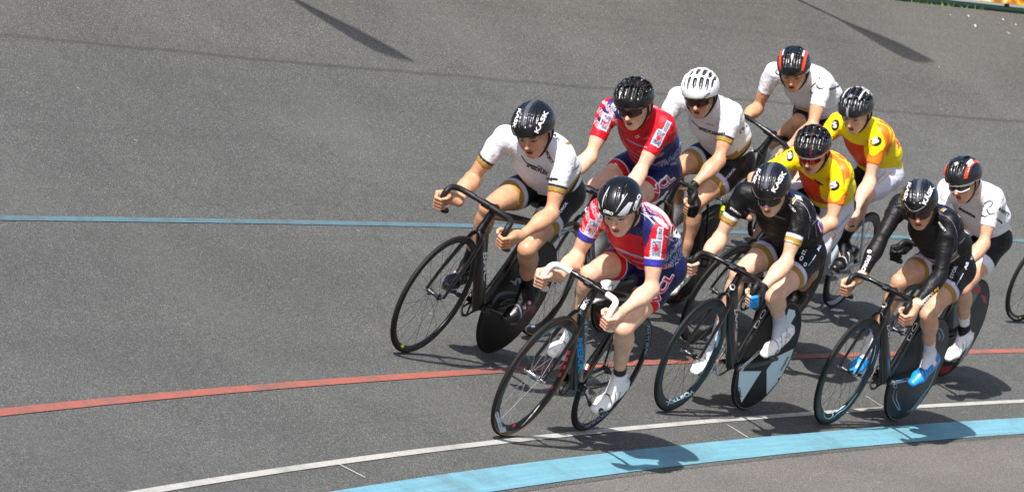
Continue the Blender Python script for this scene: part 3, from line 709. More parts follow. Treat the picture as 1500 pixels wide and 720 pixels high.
def make_bike(bp, st, label, crank):
    root = bpy.data.objects.new('bicycle', None); COL.objects.link(root); root.matrix_world = frame_matrix(bp)
    tag(root, label, 'bicycle', 'track bicycles ridden in the bunch')
    fm = st.get('frame', M_CARB)
    HT, HB = V3((0.776, 0, 0.815)), V3((0.812, 0, 0.700))
    f = MB()
    f.sweep([HT, (HT+HB)/2, HB], [0.022, 0.021, 0.026], [0.034, 0.032, 0.036], n=16, up=(1, 0, 0))
    f.sweep([HB+V3((-0.012, 0, 0.02)), V3((0.60, 0, 0.49)), BBK+V3((0.01, 0, 0.0))], [0.024, 0.025, 0.030], [0.044, 0.044, 0.046], n=16)
    f.sweep([HT+V3((-0.012, 0, -0.018)), V3((0.50, 0, 0.782)), V3((0.235, 0, 0.765))], [0.019, 0.017, 0.015], [0.027, 0.023, 0.020], n=14)
    f.sweep([BBK, V3((0.30, 0, 0.53)), V3((0.224, 0, 0.78))], [0.024, 0.016, 0.015], [0.032, 0.034, 0.030], n=14, up=(1, 0, 0))
    f.sweep([BBK+V3((0, -0.042, 0)), BBK+V3((0, 0.042, 0))], 0.024, n=18, up=(1, 0, 0))
    for s_ in (-1, 1):
        f.sweep(curve_pts([BBK+V3((-0.02, s_*0.022, -0.002)), V3((0.22, s_*0.045, 0.292)), V3((0.0, s_*0.056, 0.332)), V3((-0.03, s_*0.056, 0.336))], 4), 0.008, [0.016]*4+[0.014]*4+[0.010]*5, n=10)
        f.sweep(curve_pts([V3((0.235, s_*0.014, 0.70)), V3((0.17, s_*0.034, 0.60)), V3((0.0, s_*0.056, 0.345))], 4), 0.006, 0.010, n=10)
        f.sweep([V3((-0.03, s_*0.057, 0.336)), V3((0.02, s_*0.057, 0.334))], 0.004, 0.013, n=8)
    fo = f.build('frame', fm, root); PAR_C[fo.name] = V3((0, 0, 0))
    sp = MB(); sp.sweep([(0.224, 0, 0.77), (0.196, 0, 0.895)], 0.012, 0.020, n=12, up=(1, 0, 0)); sp.build('seat_post', M_CARB, root)
    # saddle
    sx = [(-0.01, 0.018), (0.0, 0.05), (0.03, 0.066), (0.08, 0.062), (0.13, 0.036), (0.20, 0.021), (0.26, 0.018), (0.275, 0.010)]
    sa = MB(); sa.sweep([(0.055+x, 0, 0.925+0.012*math.cos(x*9)) for x, _ in sx], [w_ for _, w_ in sx], [0.010]+[0.018]*6+[0.008], n=16)
    sa.sweep([(0.09, -0.022, 0.905), (0.28, -0.016, 0.90)], 0.0035, n=6); sa.sweep([(0.09, 0.022, 0.905), (0.28, 0.016, 0.90)], 0.0035, n=6)
    sa.build('saddle', M_TAPE, root)
    # steering: wheel and fork turn together a little about the axle's upright
    stp = bp[4] if len(bp) > 4 else 0.0
    Rs = Matrix.Translation((WBASE, 0, 0))@Matrix.Rotation(stp, 4, 'Z')@Matrix.Translation((-WBASE, 0, 0))
    fk = MB()
    fk.sweep([HB+V3((-0.002, 0, 0.01)), HB+V3((0.008, 0, -0.014))], 0.024, 0.026, n=14, up=(1, 0, 0))
    for s_ in (-1, 1):
        fk.sweep(curve_pts([HB+V3((0.006, s_*0.012, -0.005)), HB+V3((0.018, s_*0.034, -0.035)), V3((0.872, s_*0.046, 0.56)), V3((0.93, s_*0.052, 0.43)), V3((0.965, s_*0.054, 0.336))], 5),
                 [0.010]*5+[0.009]*8+[0.007]*8, [0.024]*5+[0.020]*6+[0.016]*5+[0.012]*5, n=12, up=(1, 0, 0))
    fko = fk.build('fork', st.get('fork', fm), root); fko.matrix_local = Rs; PAR_C[fko.name] = V3((0, 0, 0))
    wf = make_wheel(st.get('front', 0.045), AX_F, root, 'front_wheel', st.get('fst', {})); wf.matrix_local = Rs
    wr = make_wheel(st.get('rear', 'disc'), AX_R, root, 'rear_wheel', st.get('rst', {}))
    # cockpit
    tm = M_TAPEW if st.get('white_tape') else M_TAPE
    sm = MB(); sm.sweep([HT+V3((0.004, 0, -0.004)), HT+V3((-0.004, 0, 0.034))], 0.019, n=14, up=(1, 0, 0))
    sm.sweep([HT+V3((-0.002, 0, 0.022)), V3((0.83, 0, 0.845)), V3((0.893, 0, 0.850))], [0.017, 0.014, 0.017], [0.019, 0.014, 0.019], n=14)
    sm.sweep([(0.895, -0.022, 0.85), (0.895, 0.022, 0.85)], 0.021, n=14, up=(1, 0, 0))
    so_ = sm.build('stem', st.get('stem', M_CARB), root)
    if st.get('stem_cap'):
        q = MB(); q.sweep([(0.915, -0.014, 0.852), (0.915, 0.014, 0.852)], 0.006, 0.014, n=8, up=(1, 0, 0)); q.build('clamp_plate', st['stem_cap'], so_)
    top = curve_pts([(0.895, 0, 0.850), (0.897, 0.06, 0.851), (0.905, 0.12, 0.852), (0.925, 0.165, 0.852), (0.955, 0.188, 0.843), (0.978, 0.194, 0.815), (0.975, 0.196, 0.775), (0.950, 0.197, 0.735), (0.905, 0.198, 0.712), (0.86, 0.198, 0.707)], 5)
    hb = MB(); left = top[::-1]; right = top[1:]*V3((1, -1, 1)); full = np.concatenate([left, right])
    rad = np.where(np.abs(full[:, 1]) < 0.06, 0.0145, 0.0128)
    hb.sweep(full, rad, n=12, up=(0.3, 0.05, 1)); ho = hb.build('handlebar', st.get('bar', M_CARB), root)
    for s_ in (-1, 1):
        part = top[int(st.get('tape_from', 10)):]*V3((1, s_, 1)); q = MB(); q.sweep(part, 0.0155, n=12, up=(0.3, 0.05, 1)); q.build('bar_tape', tm, ho)
        q = MB(); q.sweep([part[-1], part[-1]+V3((-0.006, 0, 0))], [0.0165, 0.012], n=12); q.build('bar_plug', M_ALLOY, ho)
    # drivetrain
    ck = MB(); yr = -0.046; k = 46; rr = 0.094; pr = []
    for i in range(k*2): pr.append(rr+(0.003 if i % 2 else -0.001))
    A = np.linspace(0, 2*np.pi, 2*k, endpoint=False); V = []
    for y_, ri in ((yr-0.0015, None), (yr+0.0015, None)):
        for a, r in zip(A, pr): V.append((BBK[0]+r*math.cos(a), y_, BBK[2]+r*math.sin(a)))
        for a in A: V.append((BBK[0]+0.080*math.cos(a), y_, BBK[2]+0.080*math.sin(a)))
    m_ = 2*k; F = []
    for i in range(m_):
        j = (i+1) % m_; F += [(i, j, m_+j, m_+i), (2*m_+i, 3*m_+i, 3*m_+j, 2*m_+j), (i, 2*m_+i, 2*m_+j, j), (m_+i, m_+j, 3*m_+j, 3*m_+i)]
    ck.add(V, F)
    for i in range(5):
        a = i*2*math.pi/5+crank; ck.sweep([BBK+V3((0, yr, 0)), BBK+V3((0.084*math.cos(a), yr, 0.084*math.sin(a)))], 0.003, [0.014, 0.008], n=8, up=(0, 0.01, 1))
    cr = ck.build('chainring', st.get('ring', M_CARB), root)
    for s_, a in ((1, crank), (-1, crank+math.pi)):
        e = BBK+V3((0.165*math.cos(a), s_*0.066, 0.165*math.sin(a)))
        q = MB(); q.sweep([BBK+V3((0, s_*0.052, 0)), BBK+V3((0.02*math.cos(a), s_*0.056, 0.02*math.sin(a))), (BBK+e)/2+V3((0, s_*0.028, 0)), e], [0.008, 0.009, 0.007, 0.008], [0.016, 0.015, 0.011, 0.012], n=12, up=(0, 1, 0.01)) if False else q.sweep([BBK+V3((0, s_*0.056, 0)), BBK+V3((0.08*math.cos(a), s_*0.062, 0.08*math.sin(a))), e], [0.016, 0.012, 0.013], [0.007, 0.006, 0.007], n=12, up=(0, 1, 0))
        q.sweep([BBK+V3((0, s_*0.044, 0)), BBK+V3((0, s_*0.066, 0))], 0.015, n=12, up=(1, 0, 0))
        co_ = q.build('crank_arm', st.get('crank_mat', M_ALLOY), root)
        p = MB(); p.sweep([e, e+V3((0, s_*0.075, 0))], 0.008, n=8, up=(1, 0, 0)); p.box(e+V3((0, s_*0.055, 0)), 0.034, 0.030, 0.008); p.build('pedal', M_ALLOY, root)
    # chain
    cp = []
    for a in np.linspace(-1.35, 1.5, 22): cp.append(BBK+V3((0.094*math.cos(a), yr, 0.094*math.sin(a))))
    for a in np.linspace(1.62, 4.75, 12): cp.append(AX_R+V3((0.028*math.cos(a), yr, 0.028*math.sin(a))))
    cp = np.array(cp); dens = []
    for i in range(len(cp)):
        a, b_ = cp[i], cp[(i+1) % len(cp)]; n_ = max(1, int(np.linalg.norm(b_-a)/0.0065)); dens += [a+(b_-a)*t for t in np.linspace(0, 1, n_, endpoint=False)]
    ch = MB(); ch.sweep(dens, 0.0035, [0.0052 if i % 2 else 0.0036 for i in range(len(dens))], n=6, up=(0, 1, 0), closed=True); ch.build('chain', M_CHAIN, root)
    return dict(root=root, frame=fo, fork=fko, wf=wf, wr=wr, bar=ho, stem=so_, crank=cr)

# ------------------------------------------------------------------ people
TOWARD = -CF
def head_axes(Mi, yaw, pitch, roll):
    y, p, r = map(math.radians, (yaw, pitch, roll))
    f = math.cos(p)*(math.cos(y)*TOWARD-math.sin(y)*CR)-math.sin(p)*CU
    u0 = nrm(CU-f*(CU@f)); sdv = np.cross(u0, f); u = math.cos(r)*u0+math.sin(r)*sdv; l = np.cross(u, f)
    return Mi@f, Mi@l, Mi@u
class Body:
    def __init__(s, bp, J, hd):
        s.M = np.array(frame_matrix(bp)); Mi = s.M[:3, :3].T; s.J = {k: V3(v) for k, v in J.items() if k != 'crank'}
        s.crank = J['crank']; s.f, s.l, s.u = head_axes(Mi, *hd[:3]); s.C = s.J['head']+s.f*(hd[3] if len(hd) > 3 else 0)
        J = s.J; s.hm = (J['hipL']+J['hipR'])/2; s.sm = (J['shL']+J['shR'])/2; s.sp = s.sm-s.hm; s.sl = np.linalg.norm(s.sp); s.sh = s.sp/s.sl
        s.lat = nrm((J['shL']-J['shR'])/0.35+(J['hipL']-J['hipR'])/0.17); s.lt = nrm(J['shL']-J['shR']); s.lb = nrm(J['hipL']-J['hipR'])
        s.nb = nrm(np.cross(s.sp, s.lat)*-1)
        if s.nb[2] < 0: s.nb = -s.nb
    def torso(s):
        J = s.J; hm, sp, nb = s.hm, s.sp, s.nb; L = []
        p0 = hm+nb*0.034-s.sh*0.03; p1 = hm+sp*0.27+nb*0.082; p2 = hm+sp*0.66+nb*0.060; p3 = hm+sp*0.95-nb*0.002
        L += [(Cone(p0, p1, 0.098, 0.086, s.lb, 1.38), 0.03), (Cone(p1, p2, 0.086, 0.092, s.lat, 1.42), 0.05), (Cone(p2, p3, 0.090, 0.060, s.lt, 1.55), 0.05)]
        L += [(Ell(hm-nb*0.01-s.sh*0.03+s.lb*0.055, np.array([s.sh, s.lb, nb]), (0.10, 0.085, 0.10)), 0.05), (Ell(hm-nb*0.01-s.sh*0.03-s.lb*0.055, np.array([s.sh, s.lb, nb]), (0.10, 0.085, 0.10)), 0.05)]
        L += [(Cone(hm+sp*0.12-nb*0.01, hm+sp*0.62-nb*0.02, 0.085, 0.085, s.lat, 1.3), 0.05), (Ell(hm+sp*0.72-nb*0.035, np.array([s.sh, s.lt, nb]), (0.11, 0.115, 0.058)), 0.05)]
        for q in 'LR':
            sg = 1 if q == 'L' else -1; sh_ = J['sh'+q]
            L += [(Cone(p3+s.lt*sg*0.03, sh_-s.lt*sg*0.012, 0.052, 0.046), 0.04), (Cone(J['neck']+s.nb*0.005, sh_+s.nb*0.012-s.lt*sg*0.02, 0.040, 0.034), 0.045)]
            # shoulder blade and lat
            L += [(Ell(hm+sp*0.80+nb*0.062+s.lt*sg*0.085, np.array([s.sh, s.lt, nb]), (0.085, 0.055, 0.032)), 0.05)]
        return L
    def neck(s):
        a = s.J['neck']; b = s.C-s.u*0.06-s.f*0.022
        return [(Cone(a-s.nb*0.008, b, 0.060, 0.054), 0.05)]
    def arm(s, q, fore=True, slim=1.0):
        J = s.J; a, e, w_ = J['sh'+q], J['el'+q], J['wr'+q]; d = nrm(e-a); fa = nrm(w_-e)
        bk = nrm(np.cross(np.cross(d, fa), d)); L = [(Cone(a, a+(e-a)*0.25, 0.046*slim, 0.043*slim), 0.0), (Cone(a+(e-a)*0.2, e, 0.040*slim, 0.032*slim), 0.025)]
        L += [(Ell(a+(e-a)*0.52-bk*0.012, np.array([d, bk, np.cross(d, bk)]), (0.080, 0.029*slim, 0.033*slim)), 0.02), (Ell(a+(e-a)*0.50+bk*0.014, np.array([d, bk, np.cross(d, bk)]), (0.070, 0.026*slim, 0.030*slim)), 0.02)]
        if fore:
            L += [(Cone(e, e+(w_-e)*0.3, 0.032*slim, 0.035*slim), 0.02), (Cone(e+(w_-e)*0.25, w_, 0.035*slim, 0.0225), 0.02), (Ell(e-bk*0.012, np.array([d, bk, np.cross(d, bk)]), (0.022, 0.020, 0.024)), 0.012)]
            L += [(Ell(e+(w_-e)*0.28, np.array([fa, V3((0, 1, 0)), np.cross(fa, (0, 1, 0))]), (0.08, 0.037*slim, 0.031*slim)), 0.02)]
        return L
    def hand(s, q, fingers=True):
        sg = 1 if q == 'L' else -1; G = V3((0.966, sg*0.1965, 0.757)); a = nrm((0.53, 0, 0.85)); ef = nrm((0.85, 0, -0.53)); eo = V3((0, sg, 0)); w_ = s.J['wr'+q]
        def P(f_, o, h): return G+ef*f_+eo*o+a*h
        L = []; wc = w_+(P(-0.07, 0.012, 0.0)-w_)*0.35
        L += [(Cone(w_, wc, 0.0235, 0.0245, eo, 0.86), 0.02)]
        hs = (0.030, 0.010, -0.010, -0.028); fr = (0.0088, 0.0092, 0.0086, 0.0076); ends = (-98, -110, -104, -88)
        def R(phi, r, h): return P(math.cos(math.radians(phi))*r, math.sin(math.radians(phi))*r, h)
        for h, r in zip(hs, fr):
            L += [(Cone(wc+a*h*0.35, R(104, 0.038, h), 0.019, 0.0125), 0.018)]
        L += [(Ell(P(-0.036, 0.020, 0.000), np.array([ef, eo, a]), (0.040, 0.020, 0.036)), 0.02)]
        L += [(Cone(P(-0.060, 0.002, 0.012), P(-0.030, -0.016, 0.028), 0.018, 0.014), 0.018)]
        F = []
        for h, r, e in zip(hs, fr, ends):
            F += [(Cone(R(104, 0.038, h), R(30, 0.0345, h*1.02), r*1.15, r*1.02), 0.004), (Cone(R(30, 0.0345, h*1.02), R(-38, 0.0275, h), r*1.02, r*0.95), 0.003), (Cone(R(-38, 0.0275, h), R(e, 0.0270, h*0.98), r*0.95, r*0.8), 0.003)]
        F += [(Cone(P(-0.034, -0.014, 0.026), P(-0.014, -0.031, 0.040), 0.0135, 0.0105), 0.01), (Cone(P(-0.014, -0.031, 0.040), P(0.008, -0.033, 0.044), 0.0105, 0.0092), 0.003), (Cone(P(0.008, -0.033, 0.044), P(0.026, -0.022, 0.043), 0.0092, 0.0075), 0.003)]
        return L, F
    def leg(s, q, low=True, slim=1.0):
        J = s.J; h, k, a = J['hip'+q], J['kn'+q], J['an'+q]; d = nrm(k-h); e = nrm(a-k); sg = 1 if q == 'L' else -1
        fr = nrm(V3((0.35, 0, 1.0))-d*(V3((0.35, 0, 1.0))@d)); ax = np.array([d, fr, np.cross(d, fr)])
        L = [(Cone(h, h+(k-h)*0.45, 0.086*slim, 0.072*slim), 0.0), (Cone(h+(k-h)*0.4, k, 0.072*slim, 0.043*slim), 0.04), (Ell(h+(k-h)*0.55+fr*0.02, ax, (0.14, 0.052*slim, 0.055*slim)), 0.03), (Ell(h+(k-h)*0.80+fr*0.010-np.cross(d, fr)*0.02, ax, (0.055, 0.030, 0.024)), 0.02), (Ell(h+(k-h)*0.82+fr*0.010+np.cross(d, fr)*0.022, ax, (0.05, 0.028, 0.022)), 0.02)]
        if low:
            ff = nrm(-d+0.0*e); bkv = nrm(-(V3((1, 0, 0.15))-e*(V3((1, 0, 0.15))@e)))
            bx = np.array([e, bkv, np.cross(e, bkv)]); kc = k-bkv*0.006
            L += [(Ell(kc-bkv*0.012, bx, (0.034, 0.026, 0.029)), 0.014), (Ell(k+e*0.052-bkv*0.026, bx, (0.022, 0.014, 0.016)), 0.014), (Cone(k, k+e*0.10, 0.041*slim, 0.041*slim), 0.022), (Cone(k+e*0.08, k+(a-k)*0.62, 0.041*slim, 0.032*slim), 0.03), (Cone(k+(a-k)*0.6, a, 0.032*slim, 0.0275), 0.03), (Cone(k+e*0.06-bkv*0.018, k+(a-k)*0.85-bkv*0.010, 0.022, 0.014), 0.012)]
            for l_, o in ((0.017, 0.0), (-0.015, 0.012)):
                L += [(Ell(k+e*(0.125+o)+bkv*0.020+np.cross(e, bkv)*l_*sg, bx, (0.085, 0.031*slim, 0.027*slim)), 0.018)]
        return L
    def foot_axes(s, q):
        J = s.J; sg = 1 if q == 'L' else -1; a = s.crank if q == 'L' else s.crank+math.pi
        ball = BBK+V3((0.165*math.cos(a), sg*0.122, 0.165*math.sin(a)+0.047)); v = ball-J['an'+q]
        th = math.atan2(v[2], v[0])-math.atan2(-0.085, 0.12)
        f_ = V3((math.cos(th), 0, math.sin(th))); u_ = V3((-math.sin(th), 0, math.cos(th))); return ball, f_, V3((0, 1, 0)), u_, sg
    def head(s):
        C, f, l, u = s.C, s.f, s.l, s.u; ax = np.array([f, l, u])
        def P(a, b, c): return C+f*a+l*b+u*c
        L = [(Ell(P(-0.008, 0, 0.020), ax, (0.097, 0.076, 0.095)), 0.0), (Ell(P(0.034, 0, -0.045), ax, (0.060, 0.058, 0.074)), 0.03)]
        for sg in (-1, 1):
            L += [(Cone(P(-0.012, sg*0.050, -0.055), P(0.056, sg*0.018, -0.108), 0.019, 0.017), 0.03), (Ell(P(0.060, sg*0.038, -0.042), ax, (0.026, 0.022, 0.020)), 0.02)]
        L += [(Ell(P(0.068, 0, -0.112), ax, (0.019, 0.021, 0.016)), 0.02), (Cone(P(0.083, -0.028, 0.0), P(0.083, 0.028, 0.0), 0.016), 0.015), (Ell(P(0.072, 0, -0.078), ax, (0.024, 0.028, 0.026)), 0.015)]
        L2 = [(Ell(P(0.108, sg*0.031, -0.019), ax, (0.023, 0.019, 0.0125)), 0.010) for sg in (-1, 1)]
        L3 = [(Ell(P(0.0775, sg*0.031, -0.019), ax, (0.0125, 0.0135, 0.011)), 0.002) for sg in (-1, 1)]
        L3 += [(Cone(P(0.090, 0, -0.008), P(0.117, 0, -0.047), 0.0070, 0.0110), 0.007)]
        L3 += [(Ell(P(0.101, sg*0.010, -0.051), ax, (0.010, 0.0075, 0.0075)), 0.006) for sg in (-1, 1)]
        L3 += [(Ell(P(0.092, 0, -0.073), ax, (0.010, 0.022, 0.0055)), 0.005), (Ell(P(0.089, 0, -0.088), ax, (0.010, 0.018, 0.0060)), 0.005)]
        ea = nrm(u*0.95-f*0.3)
        L3 += [(Ell(P(-0.014, sg*0.078, -0.022), np.array([nrm(np.cross(l, ea)), nrm(l+f*0.35*sg*-1*0), ea]), (0.018, 0.0085, 0.031)), 0.006) for sg in (-1, 1)]
        L4 = [(Cone(P(0.103, -0.015, -0.0805), P(0.103, 0.015, -0.0805), 0.0048), 0.003)]+[(Ell(P(-0.010, sg*0.087, -0.020), ax, (0.009, 0.006, 0.017)), 0.004) for sg in (-1, 1)]
        return L, L2, L3, L4

def blend(c, mask, col):
    c[mask] = col
def skin_color(B, V, st):
    base = np.array(st['skin']); c = np.tile(base, (len(V), 1)); C, f, l, u = B.C, B.f, B.l, B.u
    d = V-C; a, b, h = d@f, d@l, d@u
    hd = (np.abs(a) < 0.14) & (np.abs(b) < 0.1) & (np.abs(h) < 0.15)
    face = hd & (a > 0.02); red = np.array([1.0, 0.80, 0.76])
    ck = np.exp(-(((np.abs(b)-0.038)/0.020)**2+((h+0.045)/0.022)**2))*face
    nz = np.exp(-((b/0.014)**2+((h+0.048)/0.014)**2))*face
    ear = np.exp(-(((np.abs(b)-0.082)/0.012)**2+((h+0.022)/0.035)**2))*hd*(a < 0.03)
    c *= 1-(1-red)*np.clip(ck*0.8+nz*0.9+ear*1.0, 0, 1)[:, None]
    lip = face & (((a > 0.084) & (((h+0.074)/0.0070)**2+(b/0.022)**2 < 1)) | ((a > 0.08) & (((h+0.088)/0.0075)**2+(b/0.018)**2 < 1)))
    c[lip] = base*np.array([0.82, 0.34, 0.34])
    mo = st.get('mouth', 0.0042)
    c[face & (np.abs(h+0.0807) < mo) & (np.abs(b) < 0.016) & (a > 0.075)] = (0.05, 0.012, 0.01)
    for sg in (-1, 1):
        e = ((b-sg*0.031)/0.0135)**2+((h+0.019)/0.0062)**2
        c[face & (e < 1.25) & (a > 0.06)] = (0.03, 0.018, 0.012)
        c[face & (e < 0.6) & (a > 0.06)] = (0.42, 0.40, 0.37)
        c[face & (((b-sg*0.031)/0.006)**2+((h+0.019)/0.0065)**2 < 1) & (a > 0.06)] = (0.04, 0.035, 0.03)
        br = face & (np.abs(h-(-0.001+0.004*np.cos((b-sg*0.035)/0.02))) < 0.0045) & (np.abs(b-sg*0.034) < 0.021)
        c[br] = base*0.22
    # knees, elbows and knuckles a little redder
    for q in 'LR':
        for j, r in (('kn', 0.05), ('el', 0.04)):
            w_ = np.exp(-(np.linalg.norm(V-B.J[j+q], axis=1)/r)**4)*0.6; c *= 1-(1-np.array([1.0, .86, .82]))*w_[:, None]
        G = V3((0.966, (1 if q == 'L' else -1)*0.1965, 0.757)); w_ = np.exp(-(np.linalg.norm(V-G, axis=1)/0.055)**6)*0.8; c *= 1-(1-np.array([1.0, .84, .80]))*w_[:, None]
    return c

def feat(B, V):
    d = V-B.hm; t = d@B.sh/B.sl; lt = d@B.lat; dep = d@B.nb; o = dict(t=t, lat=lt, dep=dep)
    for q in 'LR':
        a, e, w_ = B.J['sh'+q], B.J['el'+q], B.J['wr'+q]; dd = e-a; tt = (V-a)@dd/(dd@dd); r = np.linalg.norm(V-a-np.clip(tt, 0, 1)[:, None]*dd, axis=1)
        d2 = w_-e; t2 = (V-e)@d2/(d2@d2); r2 = np.linalg.norm(V-e-np.clip(t2, 0, 1)[:, None]*d2, axis=1)
        o['a'+q] = np.where((r < 0.085), tt, -9); o['w'+q] = np.where(r2 < 0.07, t2, -9)
        h, k = B.J['hip'+q], B.J['kn'+q]; dd = k-h; tt = (V-h)@dd/(dd@dd); r = np.linalg.norm(V-h-np.clip(tt, 0, 1)[:, None]*dd, axis=1); o['l'+q] = np.where(r < 0.125, tt, -9)
    return o
def bands(c, x, L, soft=0.012):
    for a, b, col in L:
        w_ = np.clip((x-a)/soft+0.5, 0, 1)*np.clip((b-x)/soft+0.5, 0, 1); c[:] = c*(1-w_[:, None])+np.array(lin(col))*w_[:, None]

LETTER = {}
def make_person(key, bp, J, st, label):
    B = Body(bp, J, st['head']); root = bpy.data.objects.new('person', None); COL.objects.link(root); root.matrix_world = Matrix(B.M.tolist())
    tag(root, label, 'person', 'racing cyclists in the bunch'); out = dict(root=root, B=B); slim = st.get('slim', 1.0)
    hC = B.C; allp = [v for v in B.J.values()]+[V3((1.0, 0.2, 0.7)), V3((1.0, -0.2, 0.7)), hC+B.u*0.12, B.foot_axes('L')[0], B.foot_axes('R')[0]]
    lo = np.min(allp, 0)-0.12; hi = np.max(allp, 0)+0.12; hi[0] = min(hi[0], 1.03) if hi[0] > 1.03 and (hC+B.f*0.12)[0] < 1.0 else hi[0]
    h, hf = 0.0068, 0.0033
    he = np.array([hC-0.135, hC+0.135])
    fld = Fld(axis(lo[0], hi[0], h, [(0.90, 1.02), (he[0][0], he[1][0])], hf), axis(lo[1], hi[1], h, [(-0.25, -0.15), (0.15, 0.25), (he[0][1]+.04, he[1][1]-.04)], hf), axis(lo[2], hi[2], h, [(0.705, 0.815), (he[0][2], he[1][2])], hf))
    H1, H2, H3, H4 = B.head()
    fld.many(H1)
    for p, k in H2: fld.add(p, k, sub=True)
    fld.many(H3)
    for p, k in H4: fld.add(p, k, sub=True)
    fld.many(B.neck()); fld.many([(p, max(k, 0.03)) for p, k in B.torso()])
    for q in 'LR':
        fld.many([(p, max(k, 0.03)) for p, k in B.arm(q, slim=slim)])
        A_, Fg = B.hand(q); fld.many(A_); fld.many(Fg)
        fld.many([(p, max(k, 0.025)) for p, k in B.leg(q, slim=slim)])
        ball, ff, fl, fu, sg = B.foot_axes(q); an = B.J['an'+q]
        fld.add(Cone(an, ball-ff*0.02, 0.028, 0.022), 0.02)
    V, Q = nets(fld)
    # drop any stray specks: keep the largest shell only implicitly (all primitives overlap)
    body = mesh_np('body', V, Q, M_SKIN, root, col=skin_color(B, V, st)); out['body'] = body
    # ---- jersey
    hem = st.get('sleeve', 0.58); jp = B.torso(); hc = 0.0050
    bx = [p for p, _ in jp]+[Cone(B.J['shL'], B.J['elL'], 0.06), Cone(B.J['shR'], B.J['elR'], 0.06)]
    if st.get('long'): bx += [Cone(B.J['elL'], B.J['wrL'], 0.05), Cone(B.J['elR'], B.J['wrR'], 0.05)]
    f = box_field(bx, hc); f.many(jp)
    nk = f.like(); nk.many(B.neck()); nd = nrm(B.C-B.u*0.06-B.J['neck']); nk.cut(B.J['neck']+nd*0.030, nd); f.union(nk, 0.03)
    f.cut(B.hm+B.sp*st.get('waist', 0.13), nrm(-B.sh-B.nb*0.75))
    for q in 'LR':
        a = f.like(); J_ = B.J
        if st.get('long'):
            a.many(B.arm(q, True, slim)); dd = nrm(J_['wr'+q]-J_['el'+q]); a.cut(J_['el'+q]+(J_['wr'+q]-J_['el'+q])*0.93, dd)
        else:
            a.many(B.arm(q, False, slim)); dd = nrm(J_['el'+q]-J_['sh'+q]); a.cut(J_['sh'+q]+(J_['el'+q]-J_['sh'+q])*hem, dd)
        f.union(a, 0.035)
    f.off(0.0065); V, Q = nets(f); ft = feat(B, V); c = st['jersey'](V, ft, B)
    # tight fabric still gathers a little: low ripples pushed along the surface
    rip = (np.sin(V@(B.sh*95+B.nb*40)+3*np.sin(V@(B.lat*22)))*np.exp(-((ft['t']-0.22)/0.16)**2)*0.0016)
    for q in 'LR':
        x = ft['a'+q]; rip = rip+np.where(x > -1, np.sin(x*26+V@B.nb*30)*0.0010*np.exp(-((x-0.15)/0.2)**2), 0)
    arm_ = np.maximum(ft['aL'], ft['aR']); bodym = np.exp(-((ft['t']-0.72)/0.25)**2)
    fold = np.sin(V@(B.sh*52+B.lat*70)+2.5*np.sin(V@(B.nb*31+B.lat*17))+1.7*np.sin(V@(B.sh*19)))
    rip = rip+0.0032*np.clip(fold-0.35, 0, 1)*bodym*(ft['dep'] < 0.03)+0.0060*np.clip(np.sin(V@(B.nb*85-B.sh*60)+2*np.sin(V@(B.lat*33)))-0.25, 0, 1)*np.clip((arm_-0.0)/0.1, 0, 1)*np.clip((0.46-arm_)/0.08, 0, 1)
    fn_ = np.cross(V[Q[:, 2]]-V[Q[:, 0]], V[Q[:, 3]]-V[Q[:, 1]]); nv = np.zeros_like(V)
    for i in range(4): np.add.at(nv, Q[:, i], fn_)
    nv /= np.linalg.norm(nv, axis=1)[:, None]+1e-12; V = V+nv*rip[:, None]
    out['jersey'] = mesh_np('jersey', V, Q, M_CLOTH, root, col=c)
    # ---- shorts
    lh = st.get('hem', 0.60); lp = [(p, k) for p, k in jp[:2]+jp[3:6]]
    bx = [jp[0][0], jp[3][0], jp[4][0]]+[Cone(B.J['hip'+q], B.J['hip'+q]+(B.J['kn'+q]-B.J['hip'+q])*lh, 0.10) for q in 'LR']
    f = box_field(bx, 0.0060); f.many(lp); f.cut(B.hm+B.sp*0.36, B.sh)
    for q in 'LR':
        a = f.like(); a.many(B.leg(q, False, slim)); dd = nrm(B.J['kn'+q]-B.J['hip'+q]); a.cut(B.J['hip'+q]+(B.J['kn'+q]-B.J['hip'+q])*lh, dd); f.union(a, 0.03)
    f.off(0.0042); V, Q = nets(f); out['shorts'] = mesh_np('shorts', V, Q, M_CLOTH, root, col=st['shorts'](V, feat(B, V), B))
    # ---- socks, shoes, gloves
    for q in 'LR':
        J_ = B.J; an, kn = J_['an'+q], J_['kn'+q]; e = nrm(kn-an); sl_ = st.get('sock_len', 0.075)
        f = box_field([Cone(an-e*0.10, an+e*(sl_+0.02), 0.06), Cone(B.foot_axes(q)[0], an, 0.04)], 0.0042); f.many(B.leg(q, True, slim)[5:]); f.cut(an+e*sl_, e); ball_, f__, l__, u__, _s = B.foot_axes(q); f.add(Cone(an, ball_-f__*0.115+u__*0.03, 0.0285, 0.034), 0.02); f.add(Cone(an, ball_-f__*0.035+u__*0.012, 0.0290, 0.022), 0.02); f.cut(ball_-u__*0.012, -u__); f.off(0.004)
        V, Q = nets(f)
        if len(V): c = np.tile(lin(st.get('sock', 'f0f0f0')), (len(V), 1)); tt = (V-an)@e; bands(c, tt, st.get('sock_bands', []), 0.004); out['sock'+q] = mesh_np('sock', V, Q, M_CLOTH, root, col=c)
        ball, ff, fl, fu, sg = B.foot_axes(q); ax = np.array([ff, fl, fu])
        def P(a, b, c_): return ball+ff*a+fl*b*sg+fu*c_
